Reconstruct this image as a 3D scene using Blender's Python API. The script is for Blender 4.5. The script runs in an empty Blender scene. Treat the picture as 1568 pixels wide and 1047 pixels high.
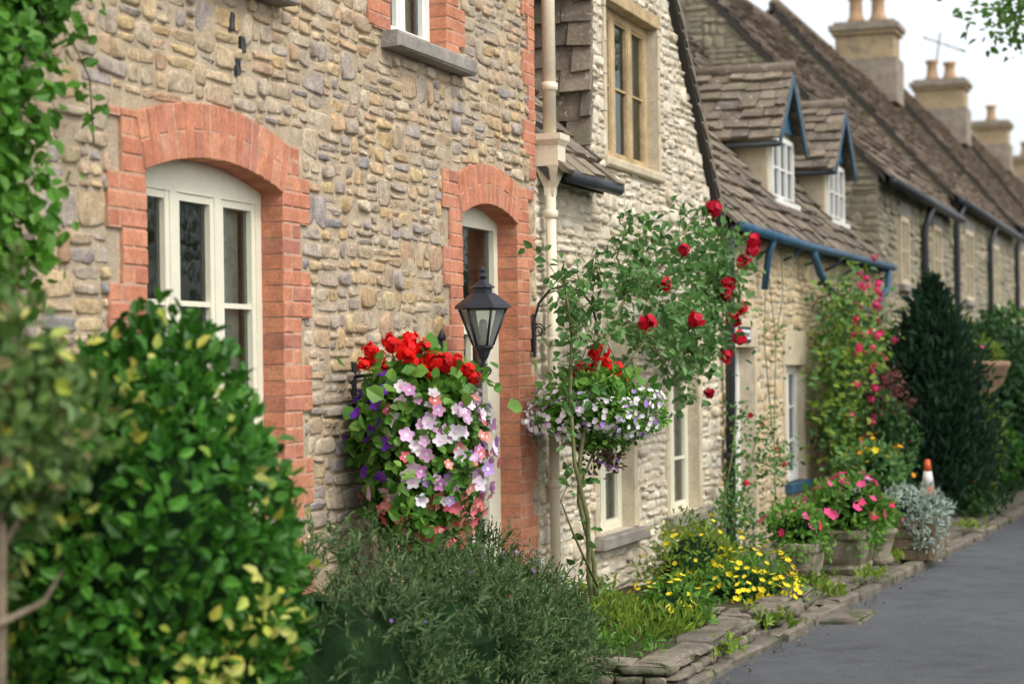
import bpy, math, random
import numpy as np
from mathutils import Vector
R = random.Random(11)
rng = np.random.default_rng(11)

# ------------------------------------------------------------------ mesh builder
class MB:
    def __init__(s):
        s.v=[];s.n=0;s.l=[];s.t=[];s.m=[];s.sm=[]
    def add(s,verts,faces,mat=0,smooth=False):
        verts=np.asarray(verts,dtype=np.float64).reshape(-1,3)
        if isinstance(faces,np.ndarray):
            k=faces.shape[1];nf=faces.shape[0]
            s.l.append((faces+s.n).ravel().astype(np.int64)); s.t.append(np.full(nf,k)); 
        else:
            nf=len(faces)
            s.l.append(np.array([i+s.n for f in faces for i in f],dtype=np.int64)); s.t.append(np.array([len(f) for f in faces]))
        s.m.append(np.full(nf,mat)); s.sm.append(np.full(nf,smooth))
        s.v.append(verts); s.n+=len(verts)
    def obj(s,name,mats,parent=None):
        me=bpy.data.meshes.new(name)
        V=np.concatenate(s.v);L=np.concatenate(s.l);T=np.concatenate(s.t);M=np.concatenate(s.m);S=np.concatenate(s.sm)
        me.vertices.add(len(V));me.vertices.foreach_set("co",V.ravel())
        me.loops.add(len(L));me.loops.foreach_set("vertex_index",L.astype(np.int32))
        me.polygons.add(len(T));st=np.concatenate([[0],np.cumsum(T)[:-1]])
        me.polygons.foreach_set("loop_start",st.astype(np.int32))
        me.polygons.foreach_set("material_index",M.astype(np.int32))
        me.polygons.foreach_set("use_smooth",S.astype(bool))
        me.update(calc_edges=True);me.validate()
        for m in mats: me.materials.append(m)
        o=bpy.data.objects.new(name,me);bpy.context.scene.collection.objects.link(o)
        if parent: o.parent=parent
        return o
def empty(name):
    o=bpy.data.objects.new(name,None);bpy.context.scene.collection.objects.link(o);o.empty_display_size=.1
    return o
A=lambda *a: np.array(a,dtype=float)
X=A(1,0,0);Y=A(0,1,0);Z=A(0,0,1)
def nrm(a): 
    a=np.asarray(a,dtype=float); return a/np.maximum(np.linalg.norm(a,axis=-1,keepdims=True),1e-9)
def box(mb,x0,x1,y0,y1,z0,z1,mat=0):
    v=[(x,y,z) for x in (x0,x1) for y in (y0,y1) for z in (z0,z1)]
    mb.add(v,[(0,1,3,2),(4,6,7,5),(0,4,5,1),(2,3,7,6),(0,2,6,4),(1,5,7,3)],mat)
def obox(mb,c,U,V,N,hu,hv,n0,n1,ch=.004,mat=0,jit=0):
    """oriented box, chamfered toward +N"""
    P=[]
    for (n,s) in ((n0,0),(n1-ch,0),(n1,ch)):
        for (a,b) in ((-1,-1),(1,-1),(1,1),(-1,1)):
            P.append(c+U*a*(hu-s+R.uniform(-jit,jit))+V*b*(hv-s+R.uniform(-jit,jit))+N*n)
    f=[(3,2,1,0),(8,9,10,11)]
    for r in (0,4):
        for i in range(4):
            j=(i+1)%4; f.append((r+i,r+j,r+4+j,r+4+i))
    mb.add(P,f,mat)
def prism(mb,poly,a0,a1,axis,mat=0):
    n=len(poly);v=[]
    for a in (a0,a1):
        for p in poly: v.append((a,p[0],p[1]) if axis=='x' else ((p[0],a,p[1]) if axis=='y' else (p[0],p[1],a)))
    f=[tuple(range(n))[::-1],tuple(range(n,2*n))]+[(i,(i+1)%n,n+(i+1)%n,n+i) for i in range(n)]
    mb.add(v,f,mat)
def tube(mb,pts,rad,mat=0,k=7,cap=True):
    pts=[np.array(p,dtype=float) for p in pts];n=len(pts)
    if not hasattr(rad,'__len__'): rad=[rad]*n
    V=[]
    up=A(.3,.2,.93)
    for i,p in enumerate(pts):
        d=nrm(pts[min(i+1,n-1)]-pts[max(i-1,0)])
        if i==0:
            a=np.cross(d,up)
            if np.linalg.norm(a)<.1:a=np.cross(d,X)
            a=nrm(a)
        else:
            a=nrm(a-d*np.dot(a,d))
        b=np.cross(d,a)
        for j in range(k):
            t=2*math.pi*j/k;V.append(p+(a*math.cos(t)+b*math.sin(t))*rad[i])
    F=[(i*k+j,i*k+(j+1)%k,(i+1)*k+(j+1)%k,(i+1)*k+j) for i in range(n-1) for j in range(k)]
    if cap: F+=[tuple(range(k))[::-1],tuple((n-1)*k+j for j in range(k))]
    mb.add(V,F,mat,True)
def lathe(mb,c,prof,k=16,mat=0,smooth=True,rot=0):
    V=[];c=np.array(c,dtype=float)
    for (r,z) in prof:
        for j in range(k):
            t=2*math.pi*j/k+rot;V.append(c+A(r*math.cos(t),r*math.sin(t),z))
    F=[(i*k+j,i*k+(j+1)%k,(i+1)*k+(j+1)%k,(i+1)*k+j) for i in range(len(prof)-1) for j in range(k)]
    F+=[tuple(range(k))[::-1],tuple((len(prof)-1)*k+j for j in range(k))]
    mb.add(V,F,mat,smooth)

# ------------------------------------------------------------------ materials
def base(name):
    m=bpy.data.materials.new(name);m.use_nodes=True;nt=m.node_tree;b=nt.nodes["Principled BSDF"];return m,nt,b
def ramp(nt,cols,fac,const=False):
    r=nt.nodes.new("ShaderNodeValToRGB");e=r.color_ramp.elements
    while len(e)>1:e.remove(e[-1])
    e[0].position=0;e[0].color=(*cols[0],1)
    for i,c in enumerate(cols[1:]):
        x=e.new((i+1)/(len(cols) if const else len(cols)-1));x.color=(*c,1)
    if const:r.color_ramp.interpolation='CONSTANT'
    nt.links.new(fac,r.inputs[0]);return r.outputs[0]
def noise(nt,scale,detail=3,rough=.6,vec=None):
    n=nt.nodes.new("ShaderNodeTexNoise");n.inputs["Scale"].default_value=scale;n.inputs["Detail"].default_value=detail;n.inputs["Roughness"].default_value=rough
    if vec is None:
        t=nt.nodes.new("ShaderNodeTexCoord");vec=t.outputs["Object"]
    nt.links.new(vec,n.inputs["Vector"]);return n.outputs["Fac"]
def mix(nt,a,b,fac,mode='MIX'):
    m=nt.nodes.new("ShaderNodeMix");m.data_type='RGBA';m.blend_type=mode
    for s,v in ((m.inputs[6],a),(m.inputs[7],b)):
        if isinstance(v,tuple): s.default_value=(*v,1)
        else: nt.links.new(v,s)
    if isinstance(fac,(int,float)): m.inputs[0].default_value=fac
    else: nt.links.new(fac,m.inputs[0])
    return m.outputs[2]
def mrange(nt,v,a,b,c=0,d=1):
    m=nt.nodes.new("ShaderNodeMapRange");nt.links.new(v,m.inputs[0])
    for i,x in enumerate((a,b,c,d)):m.inputs[i+1].default_value=x
    return m.outputs[0]
def surf(name,cols,rough=.85,n1=(6,.55,1.35),n2=(45,.75,1.2),spots=(),bump=.4,bs=60,spec=.3,dist=.004,island=True):
    m,nt,b=base(name)
    if island and len(cols)>1:
        g=nt.nodes.new("ShaderNodeNewGeometry");c=ramp(nt,cols,g.outputs["Random Per Island"])
    elif len(cols)>1: c=ramp(nt,cols,mrange(nt,noise(nt,2.2,4),.3,.7))
    else:
        c=ramp(nt,[cols[0],cols[0]],noise(nt,1,0))
    for (s,lo,hi) in (n1,n2):
        f=mrange(nt,noise(nt,s),.25,.75,lo,hi)
        cc=nt.nodes.new("ShaderNodeCombineColor")
        for i in range(3):nt.links.new(f,cc.inputs[i])
        c=mix(nt,c,cc.outputs[0],1.0,'MULTIPLY')
    for sp in spots:
        col,s,lo,hi=sp[:4];st=sp[4] if len(sp)>4 else 1
        f=mrange(nt,noise(nt,s,4,.65),lo,hi,0,st);c=mix(nt,c,col,f)
    nt.links.new(c,b.inputs["Base Color"]);b.inputs["Roughness"].default_value=rough;b.inputs["Specular IOR Level"].default_value=spec
    if bump:
        bp=nt.nodes.new("ShaderNodeBump");bp.inputs["Strength"].default_value=bump;bp.inputs["Distance"].default_value=dist*2
        nt.links.new(noise(nt,bs,4,.65),bp.inputs["Height"]);nt.links.new(bp.outputs[0],b.inputs["Normal"])
    return m
def leafm(name,cols,trans=.3,rough=.45,spec=.35):
    m,nt,b=base(name);g=nt.nodes.new("ShaderNodeNewGeometry");c=ramp(nt,cols,g.outputs["Random Per Island"])
    f=mrange(nt,noise(nt,3,2),.3,.7,.65,1.3);cc=nt.nodes.new("ShaderNodeCombineColor")
    for i in range(3):nt.links.new(f,cc.inputs[i])
    c=mix(nt,c,cc.outputs[0],1.0,'MULTIPLY')
    nt.links.new(c,b.inputs["Base Color"]);b.inputs["Roughness"].default_value=rough;b.inputs["Specular IOR Level"].default_value=spec
    t=nt.nodes.new("ShaderNodeBsdfTranslucent");nt.links.new(c,t.inputs[0])
    s=nt.nodes.new("ShaderNodeMixShader");s.inputs[0].default_value=trans
    nt.links.new(b.outputs[0],s.inputs[1]);nt.links.new(t.outputs[0],s.inputs[2]);nt.links.new(s.outputs[0],nt.nodes["Material Output"].inputs[0])
    return m
def plain(name,col,rough=.5,spec=.4,metal=0,var=.15):
    m=surf(name,[col],rough,(5,1-var,1+var),(40,1-var*.5,1+var*.5),(),.12,80,spec,.002);m.node_tree.nodes["Principled BSDF"].inputs["Metallic"].default_value=metal
    return m
def glassm(name="window_glass",milk=0):
    m,nt,b=base(name)
    g=nt.nodes.new("ShaderNodeBsdfGlossy");g.inputs["Roughness"].default_value=.03;g.inputs[0].default_value=(.85,.9,.88,1)
    t=nt.nodes.new("ShaderNodeBsdfTransparent");t.inputs[0].default_value=(.8,.85,.82,1)
    fr=nt.nodes.new("ShaderNodeFresnel");fr.inputs[0].default_value=1.55
    bp=nt.nodes.new("ShaderNodeBump");bp.inputs["Strength"].default_value=.15;bp.inputs["Distance"].default_value=.01
    nt.links.new(noise(nt,4,2),bp.inputs["Height"]);nt.links.new(bp.outputs[0],g.inputs["Normal"])
    s=nt.nodes.new("ShaderNodeMixShader");nt.links.new(fr.outputs[0],s.inputs[0]);nt.links.new(t.outputs[0],s.inputs[1]);nt.links.new(g.outputs[0],s.inputs[2])
    o=s.outputs[0]
    if milk:
        d=nt.nodes.new("ShaderNodeBsdfDiffuse");d.inputs[0].default_value=(.7,.7,.66,1);s2=nt.nodes.new("ShaderNodeMixShader");s2.inputs[0].default_value=milk
        nt.links.new(o,s2.inputs[1]);nt.links.new(d.outputs[0],s2.inputs[2]);o=s2.outputs[0]
    nt.links.new(o,nt.nodes["Material Output"].inputs[0]);return m

M_st1=surf("rubble_stone",[(.50,.37,.21),(.38,.32,.26),(.57,.44,.28),(.31,.285,.28),(.53,.37,.19),(.46,.34,.23),(.60,.50,.36),(.45,.29,.18),(.52,.42,.29),(.35,.31,.30),(.56,.41,.22),(.50,.40,.28),(.40,.33,.27),(.58,.40,.24),(.54,.43,.26)],.92,(13,.62,1.28),(60,.68,1.25),[((.38,.34,.31),.7,.5,.75,.4),((.17,.15,.14),17,.61,.78),((.62,.53,.38),5,.60,.8,.8)],.9,65,.15)
M_mo1=surf("lime_mortar",[(.50,.40,.27),(.41,.33,.23),(.56,.46,.33)],.95,(7,.75,1.2),(60,.8,1.2),[((.26,.22,.18),5,.6,.8)],.7,70,.15,island=False)
M_st2=surf("whitewashed_stone",[(.72,.65,.51),(.60,.53,.41),(.76,.70,.57),(.64,.53,.37),(.74,.68,.55),(.52,.45,.35),(.74,.67,.53),(.68,.58,.42)],.92,(9,.70,1.2),(50,.75,1.18),[((.34,.28,.20),11,.61,.80)],.8,55,.15)
M_mo2=surf("pale_mortar",[(.60,.52,.39),(.52,.45,.34),(.64,.57,.44)],.95,(7,.8,1.2),(60,.8,1.2),[],.7,70,.15,island=False)
M_st3=surf("honey_stone",[(.60,.45,.25),(.50,.39,.24),(.64,.50,.31),(.44,.35,.22),(.60,.46,.27),(.53,.45,.32)],.92,(5,.7,1.25),(40,.8,1.2),[((.3,.25,.18),8,.6,.82)],.6,50,.15)
M_st4=surf("weathered_stone",[(.26,.235,.165),(.31,.275,.19),(.23,.215,.155),(.35,.30,.21),(.28,.245,.17)],.92,(1.5,.7,1.3),(20,.8,1.2),[((.13,.14,.09),3,.52,.76)],.5,50,.15)
M_mo4=surf("weathered_mortar",[(.28,.25,.18),(.22,.2,.15)],.95,(3,.8,1.2),(30,.8,1.2),[],.4,50,.15,island=False)
M_brick=surf("red_brick",[(.50,.20,.12),(.54,.225,.13),(.46,.175,.105),(.57,.26,.15),(.52,.215,.135),(.40,.17,.12)],.88,(10,.75,1.22),(60,.78,1.2),[((.58,.42,.32),7,.60,.88),((.25,.12,.09),9,.64,.82)],.5,70,.15)
M_bmo=surf("brick_mortar",[(.50,.30,.21)],.95,(20,.8,1.2),(60,.85,1.15),[],.4,80,.15)
M_dress=surf("dressed_stone",[(.58,.49,.34),(.52,.44,.31)],.88,(6,.8,1.2),(50,.88,1.1),[((.36,.31,.23),5,.6,.85)],.3,70,.2,island=False)
M_sill=surf("grey_stone_sill",[(.33,.30,.26),(.24,.22,.19)],.9,(6,.7,1.2),(40,.8,1.15),[((.13,.12,.10),7,.58,.78)],.5,60,.2,island=False)
M_plant=surf("planter_stone",[(.38,.32,.23),(.27,.24,.18)],.92,(6,.6,1.2),(40,.7,1.2),[((.12,.15,.06),4,.52,.74),((.45,.42,.34),15,.62,.72)],.9,50,.15,.008,island=False)
M_slate=surf("stone_slates",[(.15,.12,.09),(.20,.16,.125),(.12,.10,.085),(.24,.195,.145),(.17,.14,.10),(.28,.23,.17)],.92,(6,.7,1.35),(40,.75,1.25),[((.50,.46,.38),17,.60,.70),((.38,.24,.07),11,.66,.76),((.13,.15,.06),3,.6,.75)],.6,50,.15)
M_slate2=surf("old_roof_slates",[(.17,.13,.10),(.22,.17,.13),(.13,.105,.085),(.25,.19,.145)],.92,(1.2,.75,1.3),(14,.8,1.2),[((.4,.35,.28),3,.58,.8)],.5,50,.15)
M_deck=plain("roof_underlay",(.05,.045,.04),.9)
M_cream=plain("cream_paint",(.74,.71,.56),.45,.4,0,.06)
M_white=plain("white_paint",(.8,.79,.75),.45,.4,0,.05)
M_grey=plain("grey_painted_wood",(.55,.54,.49),.6,.3,0,.1)
M_wood=plain("weathered_oak",(.46,.34,.19),.8,.2,0,.3)
M_dark=plain("unlit_room_panel",(.03,.032,.028),.9,.1)  # sheet behind the panes; the unlit room's darkness is painted as its colour
M_curt=plain("net_curtain",(.42,.43,.36),.9,.1,0,.25)
M_glass=glassm();M_lgl=glassm("lantern_glass",.22)
M_iron=plain("black_iron",(.018,.02,.028),.45,.5,0,.2)
M_lead=plain("dark_gutter",(.035,.04,.045),.5,.4)
M_blue=plain("blue_painted_metal",(.028,.09,.15),.55,.4,0,.35)
M_pipe=plain("cream_pipe",(.72,.64,.48),.5,.35,0,.12)
M_asph=surf("asphalt",[(.09,.095,.105),(.115,.12,.13),(.078,.082,.092)],.85,(.6,.82,1.18),(45,.8,1.22),[((.05,.055,.05),.7,.60,.78,.8)],1.0,110,.3,.006,island=False)
M_pave=surf("paving_stone",[(.19,.165,.13),(.24,.205,.16),(.16,.14,.115),(.26,.225,.17)],.92,(5,.6,1.3),(50,.65,1.25),[((.06,.09,.03),4,.53,.70)],.8,60,.15)
M_earth=surf("soil",[(.06,.05,.035),(.09,.075,.05)],.95,(8,.7,1.3),(60,.7,1.3),[((.05,.09,.02),6,.5,.7)],.8,80,.1,island=False)
M_grass=surf("grass_ground",[(.05,.08,.025),(.08,.1,.035)],.95,(3,.7,1.3),(60,.7,1.3),[],.6,80,.1,island=False)
M_terra=plain("terracotta_stone",(.42,.27,.16),.8,.2,0,.25)
M_bark=surf("bark",[(.14,.11,.075),(.19,.15,.1)],.9,(10,.6,1.3),(60,.7,1.3),[],.6,60,.2,island=False)
M_stem=plain("green_stem",(.16,.17,.07),.6,.3,0,.3)
M_chim=surf("chimney_stone",[(.50,.37,.22),(.36,.27,.17)],.9,(2,.7,1.25),(20,.75,1.2),[((.2,.16,.12),2,.50,.72)],.5,40,.15,island=False)
M_chcap=plain("chimney_cap_stone",(.27,.23,.18),.9,.15,0,.3)
L_bush=leafm("bush_leaves",[(.025,.10,.012),(.04,.15,.018),(.065,.22,.022),(.035,.13,.015),(.10,.29,.03),(.05,.18,.02)],.35)
L_yel=leafm("variegated_leaves",[(.50,.46,.07),(.30,.40,.05),(.56,.52,.14),(.2,.34,.04)],.3)
L_olive=leafm("shrub_leaves",[(.07,.15,.03),(.11,.21,.045),(.15,.25,.05),(.09,.18,.04),(.13,.22,.07),(.2,.15,.06)],.35)
L_vine=leafm("vine_leaves",[(.05,.17,.015),(.09,.25,.025),(.13,.31,.035),(.07,.20,.018)],.4)
L_lav=leafm("rosemary_leaves",[(.055,.105,.035),(.08,.145,.05),(.12,.19,.07),(.065,.125,.04),(.17,.23,.10)],.15,.6,.25)
L_bask=leafm("basket_leaves",[(.06,.18,.025),(.11,.28,.035),(.20,.38,.06),(.09,.23,.03)],.35)
L_rose=leafm("rose_leaves",[(.06,.15,.04),(.09,.21,.05),(.14,.29,.075),(.07,.18,.045)],.35)
L_con=leafm("conifer_needles",[(.02,.055,.028),(.035,.08,.04),(.028,.066,.035)],.1,.7,.2)
L_dk=leafm("hedge_leaves",[(.025,.075,.018),(.04,.11,.025),(.06,.15,.035)],.25)
L_silv=leafm("silver_leaves",[(.36,.43,.37),(.27,.34,.28),(.44,.5,.44)],.2,.8,.1)
L_lime=leafm("lime_leaves",[(.18,.29,.035),(.26,.36,.045),(.13,.24,.035)],.35)
L_maroon=leafm("maroon_leaves",[(.12,.035,.035),(.17,.06,.045),(.06,.06,.04)],.2)
L_tree=leafm("tree_leaves",[(.07,.17,.03),(.11,.24,.04),(.16,.30,.06)],.5)
L_core=plain("dark_foliage_core",(.012,.03,.01),.95,.05,0,.5)  # solid core blocking see-through; shade between the leaves is put into its colour
F_red=leafm("red_petals",[(.70,.008,.01),(.80,.018,.012),(.58,.005,.012)],.25,.5,.2)
F_rose=leafm("rose_petals",[(.50,.005,.03),(.62,.01,.04),(.40,.004,.02)],.2,.5,.2)
F_pink=leafm("pink_petals",[(.80,.38,.62),(.84,.55,.78),(.72,.28,.60),(.85,.68,.82),(.78,.45,.74)],.25,.55,.15)
F_cor=leafm("coral_petals",[(.82,.20,.15),(.84,.36,.30),(.84,.16,.24)],.25,.55,.15)
F_wht=leafm("white_petals",[(.82,.78,.8),(.84,.74,.8),(.85,.84,.8)],.25,.55,.15)
F_pur=leafm("purple_petals",[(.13,.025,.34),(.19,.04,.46),(.09,.015,.26)],.25,.55,.2)
F_lil=leafm("lilac_petals",[(.42,.22,.6),(.52,.34,.68)],.25,.55,.15)
F_hot=leafm("hot_pink_petals",[(.8,.04,.2),(.84,.12,.3),(.75,.03,.1)],.25,.55,.15)
F_yel=leafm("yellow_petals",[(.82,.62,.02),(.85,.72,.05)],.25,.55,.15)
F_org=leafm("orange_petals",[(.82,.28,.02),(.82,.44,.02)],.25,.55,.15)

# ------------------------------------------------------------------ stamps
def stamp(mb,tv,tf,P,Xa,Ya,Za,S,mat,smooth=False):
    tv=np.asarray(tv,dtype=float);tf=np.asarray(tf);n=len(P)
    if n==0:return
    S=np.broadcast_to(np.asarray(S,dtype=float),(n,))
    V=P[:,None,:]+S[:,None,None]*(tv[None,:,0:1]*Xa[:,None,:]+tv[None,:,1:2]*Ya[:,None,:]+tv[None,:,2:3]*Za[:,None,:])
    F=(tf[None]+(np.arange(n)*len(tv))[:,None,None]).reshape(-1,tf.shape[1])
    mb.add(V.reshape(-1,3),F,mat,smooth)
def leaft(w): return [(0,0,0),(-.5*w,.33,.10),(-.36*w,.74,.06),(0,1,-.08),(.36*w,.74,.06),(.5*w,.33,.10)],[(0,3,2,1),(0,5,4,3)]
def foliage(mb,P,O,size,mat,w=.55,out=.6,jit=.8,up=0.,nj=.5,sv=.3):
    n=len(P)
    d=nrm(O*out+rng.normal(size=(n,3))*jit+A(0,0,up))
    nn=O+rng.normal(size=(n,3))*nj+A(0,0,.3)
    Za=nrm(nn-d*np.sum(nn*d,1,keepdims=True));Xa=np.cross(d,Za)
    tv,tf=leaft(w);stamp(mb,tv,tf,P,Xa,d,Za,size*(1+rng.uniform(-sv,sv,n)),mat)
def flowers(mb,P,O,r,mat,cmat=None,petals=5,cup=.25,nj=.35):
    n=len(P)
    if n==0:return
    Za=nrm(O+rng.normal(size=(n,3))*nj);t=rng.normal(size=(n,3));Xa=nrm(t-Za*np.sum(t*Za,1,keepdims=True));Ya=np.cross(Za,Xa)
    k=petals*3;tv=[(0,0,-cup*.5)]
    for i in range(k):
        a=2*math.pi*i/k;q=[.72,1,1][i%3];tv.append((q*math.cos(a),q*math.sin(a),cup*(1 if i%3 else .5)*.6))
    tf=[(0,1+i,1+(i+1)%k) for i in range(k)]
    S=r*(1+rng.uniform(-.25,.2,n));stamp(mb,tv,tf,P,Xa,Ya,Za,S,mat)
    if cmat is not None:
        tv=[(.3*math.cos(i*1.2566),.3*math.sin(i*1.2566),.03) for i in range(5)];stamp(mb,tv,[(0,1,2,3,4)],P,Xa,Ya,Za,S,cmat)
def pom(mb,c,r,mat,n=26,ps=.5):
    c=np.array(c);O=nrm(rng.normal(size=(n,3)));P=c+O*r*rng.uniform(.35,.95,(n,1))
    nn=O;t=rng.normal(size=(n,3));Xa=nrm(t-nn*np.sum(t*nn,1,keepdims=True));Ya=np.cross(nn,Xa)
    tv=[(-.5,-.5,0),(.5,-.5,0),(.6,.2,.12),(0,.6,.05),(-.6,.2,.12)]
    stamp(mb,tv,[(0,1,2,3,4)],P,Xa,Ya,nn,r*ps*2*rng.uniform(.6,1,n),mat)
def shell(n,c,rad,inner=.7,lump=.15,zmin=None,k=16,flat=None):
    K=nrm(rng.normal(size=(k,3)));d=nrm(rng.normal(size=(n,3)))
    f=1+lump*(np.max(np.exp(9*(d@K.T-1)),axis=1)*2-1)
    r=f*(inner+(1-inner)*rng.uniform(0,1,n)**.6)
    P=np.array(c)+d*np.array(rad)*r[:,None];O=nrm(d/np.array(rad))
    if zmin is not None:
        k=P[:,2]>zmin;P=P[k];O=O[k]
    return P,O
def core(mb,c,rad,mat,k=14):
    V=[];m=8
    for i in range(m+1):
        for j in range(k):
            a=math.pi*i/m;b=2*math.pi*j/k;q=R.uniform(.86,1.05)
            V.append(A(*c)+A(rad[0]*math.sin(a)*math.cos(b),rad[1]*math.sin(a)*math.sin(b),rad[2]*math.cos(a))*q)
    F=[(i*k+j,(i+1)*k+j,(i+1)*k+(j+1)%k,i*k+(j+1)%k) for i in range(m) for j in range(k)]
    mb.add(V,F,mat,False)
def gauss(n,c,s): 
    P=np.array(c)+rng.normal(size=(n,3))*np.array(s);O=nrm(P-np.array(c)+A(.15,-.05,.2));return P,O

# ------------------------------------------------------------------ masonry
def stones(mb,O,U,V,N,u0,u1,v0,v1,holes=(),wr=(.09,.27),band=(.10,.19),h=.012,mat=0,gap=.009,pred=None,K=12,inset=.010,wob=.012,rnd=(5,14)):
    v=v0
    Vs=[];F=[];tri=[];cnt=0
    def one(a,b,c,d):
        nonlocal cnt
        for (p,q,r_,s) in holes:
            if a<q-.002 and b>p+.002 and c<s-.002 and d>r_+.002:
                opts=[(p-a,(a,p,c,d)),(b-q,(q,b,c,d)),((r_-c)*2,(a,b,c,r_)),((d-s)*2,(a,b,s,d))]
                o=max(opts,key=lambda t:t[0])
                if o[0]<.045:return
                a,b,c,d=o[1]
        g=gap*R.uniform(.5,1.9)
        w=(b-a-g)/2;hh=(d-c-g)/2
        if w<.014 or hh<.010:return
        cu=(a+b)/2;cv=(c+d)/2
        if pred and not pred(cu,cv):return
        wv=wob*(math.sin(2.7*cu+cv*3)+.7*math.sin(7.1*cu+1.3*cv))
        cv+=wv;hq=h*(R.uniform(.1,1.0) if R.random()<.8 else R.uniform(1.,1.9));tilt=R.uniform(-.2,.2);tl2=R.uniform(-.007,.007);tl3=R.uniform(-.005,.005);ex=R.uniform(*rnd)
        tap=R.uniform(-.2,.2);tap2=R.uniform(-.12,.12)
        pts=[]
        ph=math.pi/K+R.uniform(-.08,.08)
        for i in range(K):
            t=2*math.pi*i/K+ph;ct,st=math.cos(t),math.sin(t);q=(abs(ct)**ex+abs(st)**ex)**(-1/ex)*R.uniform(.88,1.03)
            pu,pv=ct*q,st*q
            pts.append((pu*(1+tap2*pv),pv*(1+tap*pu)))
        sx=max(.5,1-inset/w);sy=max(.45,1-inset/hh)
        for (ax,ay,n) in ((1,1,-.010),(1-(1-sx)*.3,1-(1-sy)*.3,hq*.8),(sx*.9,sy*.9,hq)):
            for (pu,pv) in pts:
                uu=pu*w*ax;vv=pv*hh*ay+uu*tilt*hh/w*.5
                Vs.append(O+U*(cu+uu)+V*(cv+vv)+N*(n+(R.uniform(-.0035,.0035)+tl2*pu+tl3*pv if n>0 else 0)))
        Vs.append(O+U*cu+V*cv+N*(hq*R.uniform(.75,1.15)))
        for r0 in (0,K):
            for i in range(K):
                j=(i+1)%K;F.append((cnt+r0+i,cnt+r0+j,cnt+r0+K+j,cnt+r0+K+i))
        tri.extend([(cnt+2*K+i,cnt+2*K+(i+1)%K,cnt+3*K) for i in range(K)])
        cnt+=3*K+1
    while v<v1-.03:
        bh=R.uniform(*band)
        if v+bh>v1-.04:bh=v1-v
        u=u0
        while u<u1-.02:
            w=R.uniform(*wr)
            if u+w>u1-.05:w=u1-u
            k=1 if (bh<.10 or R.random()<.25) else 2
            if bh>.15 and R.random()<.35:k=3
            if w>wr[1]*.85 and R.random()<.35:k=max(k,2)
            if k==1:
                if bh>.13 and w>.24: 
                    one(u,u+w*.55,v,v+bh);one(u+w*.55,u+w,v,v+bh)
                else: one(u,u+w,v,v+bh)
            else:
                cuts=[0]+sorted(i/k+R.uniform(-.14,.14) for i in range(1,k))+[1]
                for i in range(k):
                    a=v+bh*cuts[i];b=v+bh*cuts[i+1]
                    if R.random()<.28 and w>.16:
                        s=R.uniform(.35,.65);one(u,u+w*s,a,b);one(u+w*s,u+w,a,b)
                    else: one(u,u+w,a,b)
            u+=w
        v+=bh
    if Vs: mb.add(np.array(Vs),F+tri,mat,True)
def backing(mb,O,U,V,N,u0,u1,v0,v1,holes,dep,mat):
    us=sorted({u0,u1}|{h[0] for h in holes}|{h[1] for h in holes});vs=sorted({v0,v1}|{h[2] for h in holes}|{h[3] for h in holes})
    us=[u for u in us if u0<=u<=u1];vs=[v for v in vs if v0<=v<=v1]
    for i in range(len(us)-1):
        for j in range(len(vs)-1):
            cu=(us[i]+us[i+1])/2;cv=(vs[j]+vs[j+1])/2
            if any(h[0]<cu<h[1] and h[2]<cv<h[3] for h in holes):continue
            obox(mb,O+U*cu+V*cv,U,V,N,(us[i+1]-us[i])/2,(vs[j+1]-vs[j])/2,-dep,0,0,mat)
def brick(mb,y0,y1,z0,z1,n0,n1,mat):
    g=.004
    obox(mb,A(0,(y0+y1)/2,(z0+z1)/2),Y,Z,X,(y1-y0)/2-g,(z1-z0)/2-g,n0,n1+R.uniform(-.004,.003),.005,mat,.002)
def quoin(mb,ye,sg,z0,z1,wide=.31,nar=.20,dep=.13,pr=.020,bm=0,mm=1,ph=0):
    z=z0;i=ph;ye=ye-sg*.006
    while z<z1-.01:
        c=.0765;g=(i//3)%2;W=wide if g else nar
        zt=min(z+c,z1)
        a,b=sorted((ye+sg*.008,ye+sg*W-sg*.004));
        box(mb,-dep+.004,pr-.004,a,b,z,zt,mm)
        a,b=sorted((ye,ye+sg*W))
        cut=ye+sg*(.215 if (i%2 and g) else .105)
        if W<.22 and i%2: brick(mb,a,b,z,zt,-dep,pr,bm)
        else:
            aa,bb=sorted((ye,cut));brick(mb,aa,bb,z,zt,-dep,pr,bm);aa,bb=sorted((cut,ye+sg*W));brick(mb,aa,bb,z,zt,-dep,pr,bm)
        z+=c;i+=1
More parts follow.
